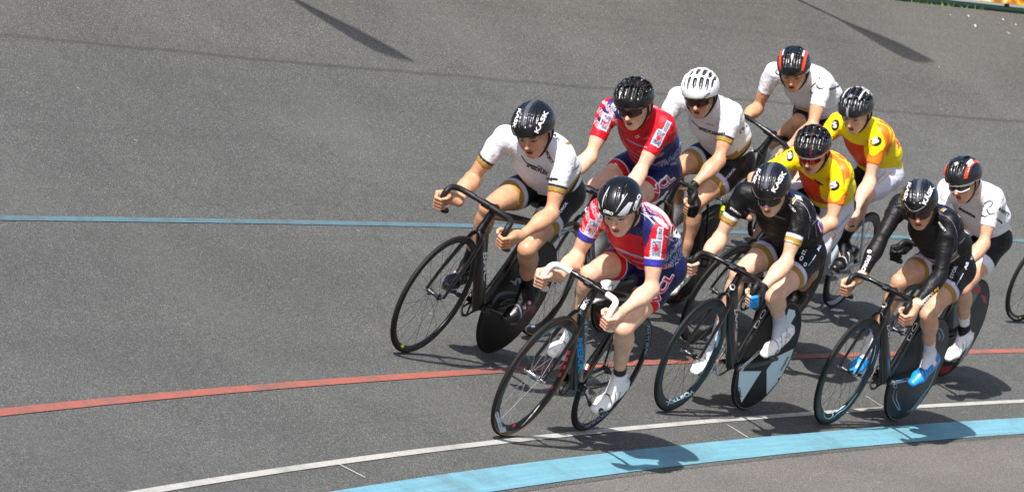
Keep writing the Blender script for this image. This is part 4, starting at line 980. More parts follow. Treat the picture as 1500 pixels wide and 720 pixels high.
        pr = [(Cone(P(-0.165, 0.0, 0.012), P(-0.10, 0, 0.004), 0.030, 0.027), 0.0), (Cone(P(-0.12, 0, 0.0), P(0.0, 0.0, -0.004), 0.027, 0.031, fl, 1.28), 0.02), (Cone(P(0.0, 0, -0.004), P(0.060, -0.006, -0.010), 0.029, 0.020, fl, 1.4), 0.02),
              (Cone(P(-0.155, 0, 0.02), P(-0.150, 0, 0.060), 0.031, 0.034), 0.02), (Cone(P(-0.14, 0, 0.05), P(-0.03, 0, 0.018), 0.030, 0.020), 0.03)]
        f = box_field([p for p, _ in pr], 0.0040); f.many(pr); f.cut(P(0, 0, -0.030), -fu); f.cut(P(-0.13, 0, 0.070), nrm(fu-ff*0.35))
        f.add(Cone(P(-0.142, 0, 0.085), P(-0.136, 0, 0.050), 0.034, 0.030), 0.003, sub=True) if False else None
        V, Q = nets(f); c = np.tile(lin(st.get('shoe', 'f2f2f2')), (len(V), 1)); hh = (V-ball)@fu; aa = (V-ball)@ff; bb = (V-ball)@fl*sg
        c[hh < -0.023] = lin(st.get('sole', '1a1a1a'))
        for x0 in (-0.075, -0.040, -0.002):
            c[(np.abs(aa-x0+hh*0.5) < 0.0034) & (hh > -0.012)] = lin(st.get('shoe_line', '34363a'))
        if st.get('shoe_fn'): st['shoe_fn'](c, aa, bb, hh)
        so_ = mesh_np('shoe', V, Q, M_SHOE, root, col=c); out['shoe'+q] = so_
        if st.get('dial'):
            for x0, z0 in ((-0.085, 0.034), (-0.045, 0.024)):
                dq = MB(); c0 = P(x0, 0.022, z0); dn = nrm(fl*sg*0.9+fu*0.5); dq.sweep([c0, c0+dn*0.012], [0.0115, 0.010], n=14, up=ff); dq.build('shoe_dial', paint(st['dial'], 0.3, name='dial'), so_)
                dq = MB(); dq.sweep([c0+dn*0.0118, c0+dn*0.0135], [0.0045, 0.004], n=10, up=ff); dq.build('dial_centre', paint(st.get('dial2', '444444'), 0.3, name='dial'), so_)
        if st.get('glove', {}).get(q):
            g = st['glove'][q]; A_, Fg = B.hand(q); w_ = J_['wr'+q]; el = nrm(J_['el'+q]-w_)
            FF = []
            for i in range(4): FF += Fg[3*i:3*i+(3 if g.get('full') else 1)]
            FF += Fg[12:(15 if g.get('full') else 13)]
            f = box_field([p for p, _ in A_+FF]+[Cone(w_, w_+el*0.045, 0.034)], 0.0038); f.many(A_); f.many(FF)
            a = f.like(); a.many(B.arm(q, True, slim)[2:]); a.cut(w_+el*0.045, el); f.union(a, 0.01); f.off(0.0022)
            V, Q = nets(f); c = np.tile(lin(g['c']), (len(V), 1)); x = (V-w_)@el; c[x > 0.028] = lin(g.get('cuff', g['c'])); G = V3((0.966, sg*0.1965, 0.757))
            if g.get('c2'): c[(V-G)@V3((0.85, 0, -0.53)) > 0.004] = lin(g['c2'])
            mesh_np('glove', V, Q, M_CLOTH, root, col=c)
    # ---- hair, helmet, glasses
    C, f_, l_, u_ = B.C, B.f, B.l, B.u; ax = np.array([f_, l_, u_])
    def P(a, b, c_): return C+f_*a+l_*b+u_*c_
    hr = st.get('hair', {}); f = box_field([Ell(P(-0.02, 0, 0.0), ax, (0.11, 0.09, 0.12))], 0.0042)
    f.add(Ell(P(-0.010, 0, 0.020), ax, (0.100, 0.0795, 0.098))); f.add(Ell(P(-0.055, 0, -0.02), ax, (0.05, 0.058, 0.06)), 0.02)
    f.cut(P(0.022+hr.get('front', 0), 0, 0.0), nrm(f_-u_*0.6)); f.cut(P(0, 0, -0.055-hr.get('long', 0)), -u_)
    f.add(Ell(P(-0.012, 0.085, -0.03), ax, (0.024, 0.02, 0.036)), 0.002, sub=True); f.add(Ell(P(-0.012, -0.085, -0.03), ax, (0.024, 0.02, 0.036)), 0.002, sub=True)
    V, Q = nets(f); V = V+rng.normal(0, 0.0007, V.shape)
    mesh_np('hair', V, Q, M_HAIR, root)
    hs = st['helmet']; hcn = (0.000, 0, 0.036); R_ = hs.get('r', (0.134, 0.105, 0.104))
    f = box_field([Ell(P(*hcn), ax, (R_[0]*1.12, R_[1]*1.03, R_[2]*1.05))], 0.0030)
    f.add(Ell(P(*hcn), ax, R_)); f.add(Ell(P(hcn[0]-0.03, 0, hcn[2]-0.012), ax, (R_[0]*0.90, R_[1]*0.95, R_[2]*0.90)), 0.02)
    def SP(th, ph, k=1.0):
        th, ph = math.radians(th), math.radians(ph); return P(hcn[0]+R_[0]*k*math.cos(ph)*math.cos(th), R_[1]*k*math.sin(ph), hcn[2]+R_[2]*k*math.cos(ph)*math.sin(th))
    # lower edge: a brow line that dips over the ears
    f.cut(P(0.10, 0, 0.016+hs.get('brow', 0)), nrm(-u_*1.0+f_*0.22)); 
    for sg in (-1, 1): f.add(Ell(P(0.045, sg*0.12, -0.045), ax, (0.06, 0.05, 0.055)), 0.004, sub=True)
    f.add(Ell(P(hcn[0]-0.004, 0, hcn[2]-0.012), ax, (R_[0]*0.845, R_[1]*0.84, R_[2]*0.86)), 0.0, sub=True)
    SL = []
    if hs['type'] == 'vent':
        for ph, segs in hs.get('slots', ((0, ((28, 55), (75, 110), (128, 150))), (21, ((24, 60), (74, 112), (126, 150))), (41, ((22, 62), (78, 116), (132, 155))), (60, ((35, 78), (95, 135))))):
            for sg in ((-1, 1) if ph else (1,)):
                for a, b in segs:
                    ts = np.linspace(a, b, 4); rr_ = hs.get('slot_r', 0.0078)
                    for t0, t1 in zip(ts[:-1], ts[1:]): SL.append(Cone(SP(t0, ph*sg, 0.935), SP(t1, ph*sg, 0.935), (rr_ if t0 != a else rr_*0.7)*1.75, rr_*1.75))
        for ph in (10.5, 31, 51):   # raised ribs between the slots
            for sg in (-1, 1):
                ts = np.linspace(22, 150, 9)
                for t0, t1 in zip(ts[:-1], ts[1:]): f.add(Cone(SP(t0, ph*sg, 0.99), SP(t1, ph*sg, 0.99), 0.0042), 0.005)
        for p in SL: f.add(p, 0.002, sub=True)
    else:
        for ph, a, b, r in hs.get('grooves', ((8.5, 26, 135, .0050), (20, 31, 125, .0052), (35, 38, 112, .0048))):
            for sg in (-1, 1):
                ts = np.linspace(a, b, 8)
                for t0, t1 in zip(ts[:-1], ts[1:]): f.add(Cone(SP(t0, ph*sg, 1.004), SP(t1, ph*sg, 1.004), r), 0.007, sub=True)
        for ph, a, b, r in hs.get('vents', ()):
            for sg in (-1, 1): f.add(Cone(SP(a, ph*sg, 0.96), SP(b, ph*sg, 0.96), r), 0.003, sub=True)
    V, Q = nets(f); d = V-P(*hcn); x, y, z = d@f_/R_[0], d@l_/R_[1], d@u_/R_[2]; nn = np.sqrt(x*x+y*y+z*z)
    th = np.degrees(np.arctan2(z, x)); ph = np.degrees(np.arcsin(np.clip(y/(nn+1e-9), -1, 1))); c = np.tile(lin(hs.get('c', '0a0a0c')), (len(V), 1))
    if hs.get('fn'): hs['fn'](c, th, ph, nn, d@u_)
    c[nn < 0.935] = lin(hs.get('inner', '0c0c0c'))
    he_ = mesh_np('helmet', V, Q, M_HELM, root, col=c); out['helmet'] = he_
    for sg in (-1, 1):
        q = MB(); q.sweep(curve_pts([P(0.020, sg*0.088, 0.006), P(0.018, sg*0.085, -0.04), P(0.030, sg*0.068, -0.085), P(0.040, sg*0.030, -0.128), P(0.042, 0, -0.136)], 4), 0.0065, 0.0018, n=8, up=f_); q.sweep(curve_pts([P(-0.045, sg*0.088, -0.006), P(-0.02, sg*0.088, -0.045), P(0.020, sg*0.078, -0.070)], 4), 0.006, 0.0018, n=8, up=u_); q.build('strap', M_STRAP, he_)
    if st.get('glasses'):
        g = st['glasses']; q = MB(); N = 25; V = []; F = []
        for i in range(N):
            ps = math.radians(-66+132*i/(N-1)); ab = abs(ps); top = 0.017-0.004*ab; bot = -0.023+0.013*max(0, ab-0.5)+0.015*math.exp(-(ps/0.16)**2)
            for off in (0, -0.0025):
                for hh in (bot, top): V.append(P(0.032+(0.083+off)*math.cos(ps)-0.1*0*hh, (0.078+off)*math.sin(ps), -0.016+hh))
        for i in range(N-1): a = 4*i; b = a+4; F += [(a, b, b+1, a+1), (a+2, a+3, b+3, b+2), (a+1, b+1, b+3, a+3), (a, a+2, b+2, b)]
        q.add(V, F); go = q.build('glasses', g['lens'], root, smooth=True); fr = MB(); e_ = []
        for i in range(N): ps = math.radians(-68+136*i/(N-1)); e_.append(P(0.032+0.0835*math.cos(ps), 0.0785*math.sin(ps), 0.0005+0.002*0-0.004*abs(ps)))
        fr.sweep(e_, 0.0022, g.get('fw', 0.0028), n=8, up=u_)
        if g.get('full'):
            e_ = []
            for i in range(N): ps = math.radians(-64+128*i/(N-1)); ab = abs(ps); e_.append(P(0.032+0.084*math.cos(ps), 0.079*math.sin(ps), -0.016-0.023+0.013*max(0, ab-0.5)+0.015*math.exp(-(ps/0.16)**2)))
            fr.sweep(e_, 0.0022, 0.003, n=8, up=u_)
        for sg in (-1, 1): fr.sweep([P(0.060, sg*0.0745, -0.004), P(0.03, sg*0.084, -0.003), P(-0.030, sg*0.086, -0.008)], 0.0018, g.get('tw', 0.0045), n=8, up=u_)
        fr.build('glasses_frame', g['frame'], go)
    return out

# ------------------------------------------------------------------ who rides what
G_LENS_RED = material('red_mirror_lens', lin('3a0a06'), rough=0.06, metal=0.6, coat=1.0)
G_LENS_DK = material('dark_mirror_lens', lin('0c1418'), rough=0.05, metal=0.5, coat=1.0)
G_LENS_OR = material('orange_mirror_lens', lin('c8360c'), rough=0.06, metal=0.7, coat=1.0)
G_LENS_OL = material('olive_lens', lin('2a2c20'), rough=0.06, metal=0.4, coat=1.0)
SK_TAN = (0.54, 0.285, 0.165); SK_PALE = (0.66, 0.40, 0.275); SK_MID = (0.58, 0.32, 0.20)
GOLD, WHITE, BLACK, NAVY, LILAC = '9a7a34', 'e9e9ee', '0b0b0e', '14163c', 'c4bdd4'

def _tile(V, c): return np.tile(lin(c), (len(V), 1))
def j_white_gold(V, ft, B):
    c = _tile(V, 'dadae2')
    for q in 'LR':
        bands(c, ft['a'+q], [(0.485, 0.535, '15151a'), (0.535, 0.7, GOLD)])
    back = (ft['dep'] > 0.03) & (ft['t'] > 0.35)
    c[back & (np.abs(np.abs(ft['lat'])-0.052) < 0.009) & (ft['t'] < 0.97)] = lin(GOLD)
    side = (ft['t'] > 0.16) & (ft['t'] < 0.20) & (np.abs(ft['lat']) > 0.06); c[side] = lin('15151a')
    side = (ft['t'] > 0.20) & (ft['t'] < 0.245) & (np.abs(ft['lat']) > 0.06); c[side] = lin(GOLD)
    c[(ft['t'] > 0.245) & (ft['t'] < 0.30) & (ft['dep'] < -0.02)] = lin(GOLD)
    return c
def j_black_gold(V, ft, B):
    c = _tile(V, '0b0c10'); 
    for q in 'LR': bands(c, ft['a'+q], [(0.47, 0.53, 'e6e4ea'), (0.53, 0.8, 'a8863f')])
    back = (ft['dep'] > 0.02) & (ft['t'] > 0.3); c[back & (np.abs(ft['lat']) < 0.085)] = lin('141c38')
    c[back & (np.abs(np.abs(ft['lat'])-0.088) < 0.0055)] = lin('a8863f'); c[back & (np.abs(np.abs(ft['lat'])-0.099) < 0.0035)] = lin('d8d8dc')
    return c
def j_long(V, ft, B):
    c = _tile(V, '101014')
    for q in 'LR': bands(c, ft['w'+q], [(0.84, 0.88, 'a8863f'), (0.88, 1.1, 'e8e6ea')])
    back = (ft['dep'] > 0.02) & (ft['t'] > 0.3) & (ft['aL'] < 0.1) & (ft['aR'] < 0.1); c[back & (np.abs(ft['lat']) < 0.085)] = lin('121830')
    c[back & (np.abs(np.abs(ft['lat'])-0.088) < 0.0055)] = lin('a8863f'); c[back & (np.abs(np.abs(ft['lat'])-0.099) < 0.0035)] = lin('d8d8dc')
    fr = (ft['dep'] < 0.0) & (np.abs(ft['lat']) < 0.13)
    c[fr & (np.abs(ft['t']-0.40) < 0.012)] = lin('b8b4bc'); c[fr & (np.abs(ft['t']-0.36) < 0.014)] = lin('8a6c2c'); c[fr & (np.abs(ft['t']-0.32) < 0.010)] = lin('b8b4bc')
    return c
def TOW_L(B): return B.M[:3, :3].T@TOWARD
def j_red(V, ft, B):
    red, w_, nv, bl = lin('d01428'), lin('e4dfe8'), lin('1a2358'), lin('3a3a9c'); c = np.tile(red, (len(V), 1))
    t, la, dp = ft['t'], ft['lat'], ft['dep']
    hatch = np.sin(V@(B.sh*1.0+B.lat*0.6)*900) > 0.15
    # navy flanks with pale scribble, navy collar
    fl = (np.abs(la) > 0.10) & (t < 0.62) & (ft['aL'] < 0.15) & (ft['aR'] < 0.15); c[fl] = nv
    scr = np.sin(V@(B.sh*330)+3*np.sin(V@(B.nb*160)))*np.sin(V@(B.nb*300)+2*np.sin(V@(B.sh*210))) > 0.25; c[fl & scr & (t < 0.36)] = lin('a7b4dc')
    c[(t > 1.02) & (np.abs(la) < 0.09)] = nv
    # pale hatched fern over the back and shoulders
    ring = (np.sin(np.hypot(t*0.5-0.40, la-0.04)*150) > -0.2) & (dp > 0.03) & (t > 0.45) & (la > -0.09) & (la < 0.12); c[ring & hatch] = lin('efc0cc')
    fr = (dp < 0.0) & (np.sin(V@(B.sh*75+B.lat*55)) > 0.45) & (t < 0.7); c[fr & hatch] = lin('e0a8b4')
    for q, sg in (('L', 1), ('R', -1)):
        x = ft['a'+q]; dd_ = nrm(B.J['el'+q]-B.J['sh'+q]); d2 = nrm(np.cross(dd_, TOW_L(B))); yy = (V-B.J['sh'+q])@d2*1.0
        fr_ = ((V-B.J['sh'+q])@TOW_L(B)) > -0.01
        for x0, x1, y0, y1 in ((-0.05, 0.14, -0.026, -0.006), (0.16, 0.43, -0.026, 0.018)):
            pan = fr_ & (x > x0) & (x < x1) & (yy > y0) & (yy < y1); c[fr_ & (x > x0-.018) & (x < x1+.018) & (yy > y0-.004) & (yy < y1+.004) & ~pan] = w_
        pan = fr_ & (((x > -0.05) & (x < 0.14) & (yy > -0.026) & (yy < -0.006)) | ((x > 0.16) & (x < 0.43) & (yy > -0.026) & (yy < 0.018)))
        fine = np.sin(V@(d2*900)) > 0.1; c[pan & fine] = lin('a2a7ba'); c[pan & ~fine] = lin('4a5172')
        c[pan & (np.abs(x-0.29)*0.28/0.022+np.abs(yy+0.004)/0.012 < 1)] = red
        if q == 'R':
            pk = fr_ & (x > -0.1) & (x < 0.44) & hatch; c[pk & (np.sin(x*30+yy*90) > -0.2)] = lin('f0b8c4')
    return c
def j_red_blue(V, ft, B):
    c = j_red(V, ft, B)
    for q in 'LR': bands(c, ft['a'+q], [(0.455, 0.475, 'e9e4ee'), (0.475, 0.8, '34349a')])
    return c
def j_white_plain(V, ft, B):
    c = _tile(V, 'dcdce3'); return c
def j_yellow(V, ft, B):
    yl, og, rd = lin('f2da06'), lin('f2761c'), lin('d23c0c'); c = np.tile(yl, (len(V), 1)); t, la, dp = ft['t'], ft['lat'], ft['dep']
    body = (ft['aL'] < 0.10) & (ft['aR'] < 0.10)
    c[body & (dp < 0.055) & (t > 0.2) & (np.abs(la) > 0.05) & (np.abs(la) < 0.125) & (dp > 0.0)] = og
    c[body & (dp <= 0.012) & (np.abs(la) < 0.135) & (t > 0.40) & (t < 0.90)] = rd
    c[(dp > 0.02) & (t > 0.35) & (t < 1.0) & (np.abs(np.abs(la)-0.105) < 0.032)] = og
    for q in 'LR':
        c[(ft['a'+q] > -0.1) & (ft['a'+q] < 0.7) & (((V-B.J['sh'+q])@B.sh) < -0.018)] = og
    return c
def s_black_gold(V, ft, B):
    c = _tile(V, '08080b'); h = B.st['hem']
    for q in 'LR': bands(c, ft['l'+q], [(h-0.135, h-0.065, LILAC), (h-0.065, 1.2, GOLD)])
    return c
def s_navy(V, ft, B):
    c = _tile(V, '15174a'); h = B.st['hem']
    for q in 'LR': bands(c, ft['l'+q], [(h-0.085, h-0.07, 'e8e4ee'), (h-0.07, 1.2, 'c81424')])
    return c
def s_black(V, ft, B): return _tile(V, '09090b')
def s_black_white(V, ft, B):
    c = _tile(V, '09090b'); h = B.st['hem']
    for q in 'LR': bands(c, ft['l'+q], [(h-0.13, 1.2, 'dcdce6')])
    return c
def s_white(V, ft, B):
    c = _tile(V, 'd4d4e0'); c[np.abs(ft['lat']) < 0.055] = lin('101012'); 
    return c

def h_kask(c, th, ph, nn, u):
    c[(np.abs(ph) < 7.5) & (th > 28) & (th < 125) & (nn > .93)] = lin('4a4a50')
    c[(np.abs(ph) > 9.5) & (np.abs(ph) < 18) & (th > 34) & (th < 110) & (nn > .93)] = lin('1a1c2c')
def h_giro(c, th, ph, nn, u):
    c[(ph > 24) & (ph < 41) & (th > 12) & (th < 38) & (nn > .93)] = lin('c9cdd0'); c[(ph < -34) & (ph > -50) & (th > 12) & (th < 44) & (nn > .93)] = lin('c9cdd0')
    for p0, a, b in ((14, 22, 70), (27, 38, 75), (-22, 30, 80)): c[(np.abs(ph-p0) < 0.9) & (th > a) & (th < b) & (nn > .93)] = lin('b9b9bd')
def h_silverblack(c, th, ph, nn, u):
    c[(nn > .97) & (np.abs(np.abs(ph)-31) < 3) & (th > 60)] = lin('c9cacd'); c[(nn > .97) & (np.abs(ph) < 4)] = lin('8a8c90'); c[(th > 118) & (np.abs(ph) < 45) & (nn > .93)] = lin('d8d8da')
def h_redblack(c, th, ph, nn, u):
    c[(u < -0.012) & (nn > .93) & (th < 400)] = lin('b81020'); c[(np.abs(ph-16) < 3) & (nn > .95)] = lin('5a1822')
def h_orange(c, th, ph, nn, u):
    a = np.abs(ph); lo = 36+6*np.sin(np.radians(np.clip(th, 0, 170)))
    c[(a > lo) & (a < lo+11) & (th > 8) & (th < 150) & (nn > .93)] = lin('e0401a'); c[(a > lo-8) & (a < lo-1) & (th > 70) & (th < 108) & (nn > .93)] = lin('e4e4e6')
def h_white(c, th, ph, nn, u): c[(u < -0.03) & (nn > .93)] = lin('b8bac0')
def h_black(c, th, ph, nn, u):
    c[(th > 128) & (np.abs(ph) < 14) & (nn > .95)] = lin('d8d8da')

WF = dict(type='vent')
ST = {
 'A': dict(mouth=0.0052, head=(24, 31, 3), skin=SK_TAN, sleeve=0.60, hem=0.60, jersey=j_white_gold, shorts=s_black_gold, helmet=dict(type='aero', fn=h_kask), shoe='0e0e10', shoe_line='77777a', dial='e88ab0', dial2='f4e4ec', sock='0d0d0f', sock_len=0.12),
 'B': dict(head=(22, 33, 5), skin=SK_PALE, sleeve=0.58, hem=0.60, jersey=j_red_blue, shorts=s_navy, helmet=dict(type='aero', grooves=((14, 22, 70, .002), (27, 38, 75, .002)), vents=((27, 62, 84, .006),)), shoe='e8e8e8', shoe_line='26262a', sock='e8e8ec', sock_len=0.075, sock_bands=[(0.030, 0.2, '17181a')]),
 'C': dict(mouth=0.0048, head=(26, 25, 4), skin=SK_PALE, sleeve=0.58, hem=0.62, jersey=j_red, shorts=s_navy, helmet=dict(type='vent', fn=h_black, slot_r=.0095), glasses=dict(lens=G_LENS_RED, frame=M_STRAP), shoe='e8e8e8', sock='ececec'),
 'D': dict(head=(20, 27, 4), skin=SK_TAN, sleeve=0.60, hem=0.62, jersey=j_white_gold, shorts=s_black_gold, helmet=dict(type='vent', c='dfe0e3', fn=h_white, slot_r=.0070, inner='2c2d33'), glasses=dict(lens=G_LENS_RED, frame=M_STRAP), shoe='e8e8e8', sock='ececec', dial='7cb860', dial2='e8f0e0', glove=dict(L=dict(c='0e0e10'), R=dict(c='0e0e10'))),
 'E': dict(mouth=0.0028, head=(20, 35, 6), skin=SK_PALE, sleeve=0.62, hem=0.58, jersey=j_black_gold, shorts=s_black_gold, helmet=dict(type='aero', fn=h_kask), glasses=dict(lens=G_LENS_DK, frame=M_STRAP), shoe='f2f2f2', shoe_line='8c8c92', dial='dcdce0', dial2='c03030', sock='c4cad8', sock_len=0.125, glove=dict(L=dict(c='141418', c2='1f86d8', cuff='101012'), R=dict(c='141418', cuff='101012'))),
 'F': dict(mouth=0.004, head=(24, 31, 8), skin=SK_MID, sleeve=0.60, hem=0.80, jersey=j_yellow, shorts=s_white, helmet=dict(type='vent', c='17171c', fn=h_redblack, slot_r=.0082), glasses=dict(lens=G_LENS_OR, frame=paint('eeeeee', 0.3, name='frame'), fw=0.004), shoe='151517', sock='101010', glove=dict(R=dict(c='0e0e10', c2='b4d414'))),
 'G': dict(mouth=0.0045, head=(30, 31, 9), skin=SK_PALE, sleeve=0.60, hem=0.80, jersey=j_yellow, shorts=s_white, helmet=dict(type='vent', c='1c1d22', fn=h_silverblack, slot_r=.0078), hair=dict(long=0.03), shoe='1a1a1c', shoe_line='c8c8c8', sock='0d0d0f', sock_len=0.14),
 'H': dict(mouth=0.006, head=(14, 33, 5), skin=SK_TAN, sleeve=0.50, hem=0.985, jersey=j_white_plain, shorts=s_black, helmet=dict(type='vent', c='111218', fn=h_orange, slots=((0, ((30, 62),)), (20, ((26, 74), (95, 125)))), slot_r=.0065), shoe='eeeeee', sock='eeeeee'),
 'I': dict(mouth=0.005, head=(12, 31, 2), skin=SK_MID, long=True, hem=0.58, jersey=j_long, shorts=s_black_gold, helmet=dict(type='aero', fn=h_kask), glasses=dict(lens=G_LENS_RED, frame=M_STRAP), shoe='1c8ee0', shoe_line='0c4a90', sole='0e3c78', dial='2a9cf0', dial2='0b1a30', sock='dcdce6', sock_len=0.12),
 'J': dict(mouth=0.003, head=(34, 23, 2), skin=SK_MID, sleeve=0.60, hem=0.56, jersey=j_white_plain, shorts=s_black_white, helmet=dict(type='vent', c='17181d', fn=h_orange, slots=((0, ((30, 58),)), (19, ((30, 66), (85, 125)))), slot_r=.0065), glasses=dict(lens=G_LENS_OL, frame=paint('eeeeee', 0.3, name='frame'), full=True, fw=0.0045, tw=0.007), shoe='f2f2f2', sock='e8e8ee', sock_len=0.13, sock_bands=[(0.0, 0.05, '161618')], glove=dict(R=dict(c='0e0e10', full=True), L=dict(c='0e0e10', full=True))),
}
for k in ST: ST[k].setdefault('hem', 0.6)
WALL_GOLD = paint('9a6a1c', 0.6, name='tan_sidewall'); WALL_GREY = paint('5a5648', 0.7, name='grey_sidewall')
TEAL = material('dark_teal_disc', lin('0b242d'), rough=0.42, spec=0.3, coat=0.05, noise=0.3, nscale=5)
BK = {
 'A': dict(front=0.026, fst=dict(spokes=20), rear='disc', rst=dict(), stem=M_CARB, bar=M_TAPE, tape_from=6, label='matt black bicycle with black rear disc, leftmost of the bunch'),
 'B': dict(front=0.050, fst=dict(spokes=16, wall=WALL_GOLD, spoke=M_SPOKEW, hub=M_STEEL), rear=0.030, rst=dict(spokes=20), white_tape=True, tape_from=9, stem=M_STEEL if False else M_CARB, stem_cap=M_STEEL, label='black and blue bicycle with white handlebar tape in the foreground'),
 'C': dict(front=0.050, fst=dict(spokes=18, wall=WALL_GOLD), rear='disc', rst=dict(wall=WALL_GOLD), stem_cap=M_STEEL, label='black bicycle with tan tyre walls, just behind the leading rider'),
 'D': dict(front=0.050, fst=dict(), rear='disc', rst=dict(wall=WALL_GREY), label='black bicycle under the rider in the white helmet'),
 'E': dict(front=0.055, fst=dict(spokes=18, rim=TEAL), rear='disc', rst=dict(wall=WALL_GREY), stem_cap=M_STEEL, crank_mat=M_STEEL, ring=M_STEEL, label='black bicycle with pale blue panels on its rear disc'),
 'F': dict(front=0.050, fst=dict(), rear='disc', rst=dict(wall=WALL_GREY), label='black bicycle with a red stay under the yellow rider with white framed sunglasses'),
 'G': dict(front=0.050, fst=dict(), rear=0.055, rst=dict(spokes=20), frame=paint('9aa6b0', 0.3, name='silver_frame'), crank_mat=M_STEEL, label='silver framed bicycle with a deep black spoked rear wheel'),
 'H': dict(front=0.026, fst=dict(spokes=28), rear=0.026, rst=dict(spokes=28), label='black and lime bicycle with thin rims, rearmost of the bunch at the top'),
 'I': dict(front=0.055, fst=dict(spokes=18, rim=TEAL), rear='disc', rst=dict(disc=TEAL, wall=WALL_GREY), stem_cap=M_STEEL, crank_mat=M_STEEL, label='black and dark teal bicycle with a teal rear disc, under the rider in blue shoes'),
 'J': dict(front=0.045, fst=dict(spokes=16, spoke=M_SPOKEW), rear='disc', rst=dict(), label='black bicycle with a teal and red patterned rear disc'),
 'K': dict(front=0.030, fst=dict(spokes=18), rear=0.030, rst=dict(spokes=18), label='bicycle cut off by the right picture edge, only its thin front wheel showing'),
}
PL = {
 'A': 'cyclist in a white jersey with gold cuffs and a glossy black helmet',
 'B': 'cyclist in red and navy gripping white handlebars, with a race number',
 'C': 'cyclist in red and navy wearing a black vented helmet and red tinted sunglasses',
 'D': 'cyclist in a white jersey with gold cuffs wearing a white vented helmet',
 'E': 'cyclist in a short sleeved black kit with white and gold cuffs and a blue glove',
 'F': 'cyclist in yellow and orange with white framed orange sunglasses',
 'G': 'cyclist in yellow and orange without sunglasses, in a silver and black helmet',
 'H': 'cyclist in a plain white jersey without sunglasses, topmost in the bunch',
 'I': 'cyclist in long black sleeves and bright blue shoes',
 'J': 'cyclist in a plain white jersey and white framed sunglasses, on the right',
}
_mk = make_person
def build_person(k):
    st = ST[k]; Body.st = st; return _mk(k, BIKE[k], POSE[k], st, PL[k])
import time as _t
OUT = {}
for k in 'A B C D E F G H I J K'.split():
    t0 = _t.time(); OUT[k] = dict(bike=make_bike(BIKE[k], BK[k], BK[k]['label'], POSE[k]['crank']))
    if k in ST: OUT[k].update(build_person(k))
    print(k, round(_t.time()-t0, 2), 's', len(OUT[k]['body'].data.vertices) if 'body' in OUT[k] else 0)

# ------------------------------------------------------------------ lettering, emblems and panels laid onto the surfaces
bpy.context.view_layer.update()
_trees = {}
def tree(o):
    if o.name not in _trees:
        me = o.data; M = o.matrix_world; n_ = len(me.vertices); co = np.empty(n_*3, np.float32); me.vertices.foreach_get('co', co)
        co = co.reshape(-1, 3)@np.array(M)[:3, :3].T+np.array(M)[:3, 3]
        _trees[o.name] = (BVHTree.FromPolygons([tuple(v) for v in co.tolist()], [tuple(p.vertices) for p in me.polygons]), M.inverted())
    return _trees[o.name]
MISS = []
INK = {}
def ink(c, rough=0.5):
    if (c, rough) not in INK: INK[(c, rough)] = material('ink_'+c, lin(c), rough=rough, coat=0.0)
    return INK[(c, rough)]
def lay(o, px, T, mat, name, lift=0.0016, maxedge=0.05):
    bt, Mi = tree(o); P = []; ok = []
    for p in px:
        d = Vector(ray(p)); loc, nn, idx, dist = bt.ray_cast(Vector(CAM_P), d)
        if loc is None: P.append((0, 0, 0)); ok.append(False); continue
        if nn.dot(d) > 0: nn = -nn
        q = Mi@(loc+nn*lift*0.7-d*lift*0.6); P.append(tuple(q)); ok.append(True)
    F = []
    for t in T:
        if all(ok[i] for i in t):
            a, b, c = [Vector(P[i]) for i in t]
            if max((a-b).length, (b-c).length, (a-c).length) < maxedge: F.append(tuple(int(i) for i in t))
    if not F: MISS.append((o.name, name, [round(float(v)) for v in px[0]])); return None
    used = sorted({i for f in F for i in f}); mp = {i: j for j, i in enumerate(used)}
    me = bpy.data.meshes.new(name); me.from_pydata([P[i] for i in used], [], [tuple(mp[i] for i in f) for f in F]); me.update(); me.materials.append(mat)
    r = bpy.data.objects.new(name, me); COL.objects.link(r); r.parent = o; return r
def text(o, txt, p0, p1, h, color, bold=0.02, lift=0.0016, skew=0.0, rough=0.5, name='lettering', up=None):
    V, T = text_unit(txt, bold); p0 = np.array(p0, float); p1 = np.array(p1, float); ux = p1-p0; W_ = V[:, 0].max()
    n_ = np.array([ux[1], -ux[0]])/np.linalg.norm(ux) if up is None else nrm(np.array(up))   # counter-clockwise as seen (y down)
    px = p0+np.outer(V[:, 0]/W_, ux)+np.outer(V[:, 1]/0.72*h, n_)+np.outer(V[:, 1]*skew*h, ux/np.linalg.norm(ux))
    return lay(o, px, T, ink(color, rough) if isinstance(color, str) else color, name, lift)
from mathutils.geometry import tessellate_polygon
def poly(o, pts, color, name='panel', lift=0.0012, rough=0.5, edge=3.0):
    T = tessellate_polygon([[Vector((p[0], p[1], 0)) for p in pts]]); bm = bmesh.new(); vs = [bm.verts.new((p[0], p[1], 0)) for p in pts]
    for t in T:
        try: bm.faces.new([vs[i] for i in t])
        except ValueError: pass
    for _ in range(6):
        es = [e for e in bm.edges if e.calc_length() > edge]
        if not es: break
        bmesh.ops.subdivide_edges(bm, edges=es, cuts=1); bmesh.ops.triangulate(bm, faces=bm.faces[:])
    bm.verts.index_update(); px = np.array([v.co[:2] for v in bm.verts]); F = [[v.index for v in f.verts] for f in bm.faces]; bm.free()
    return lay(o, px, F, ink(color, rough) if isinstance(color, str) else color, name, lift)
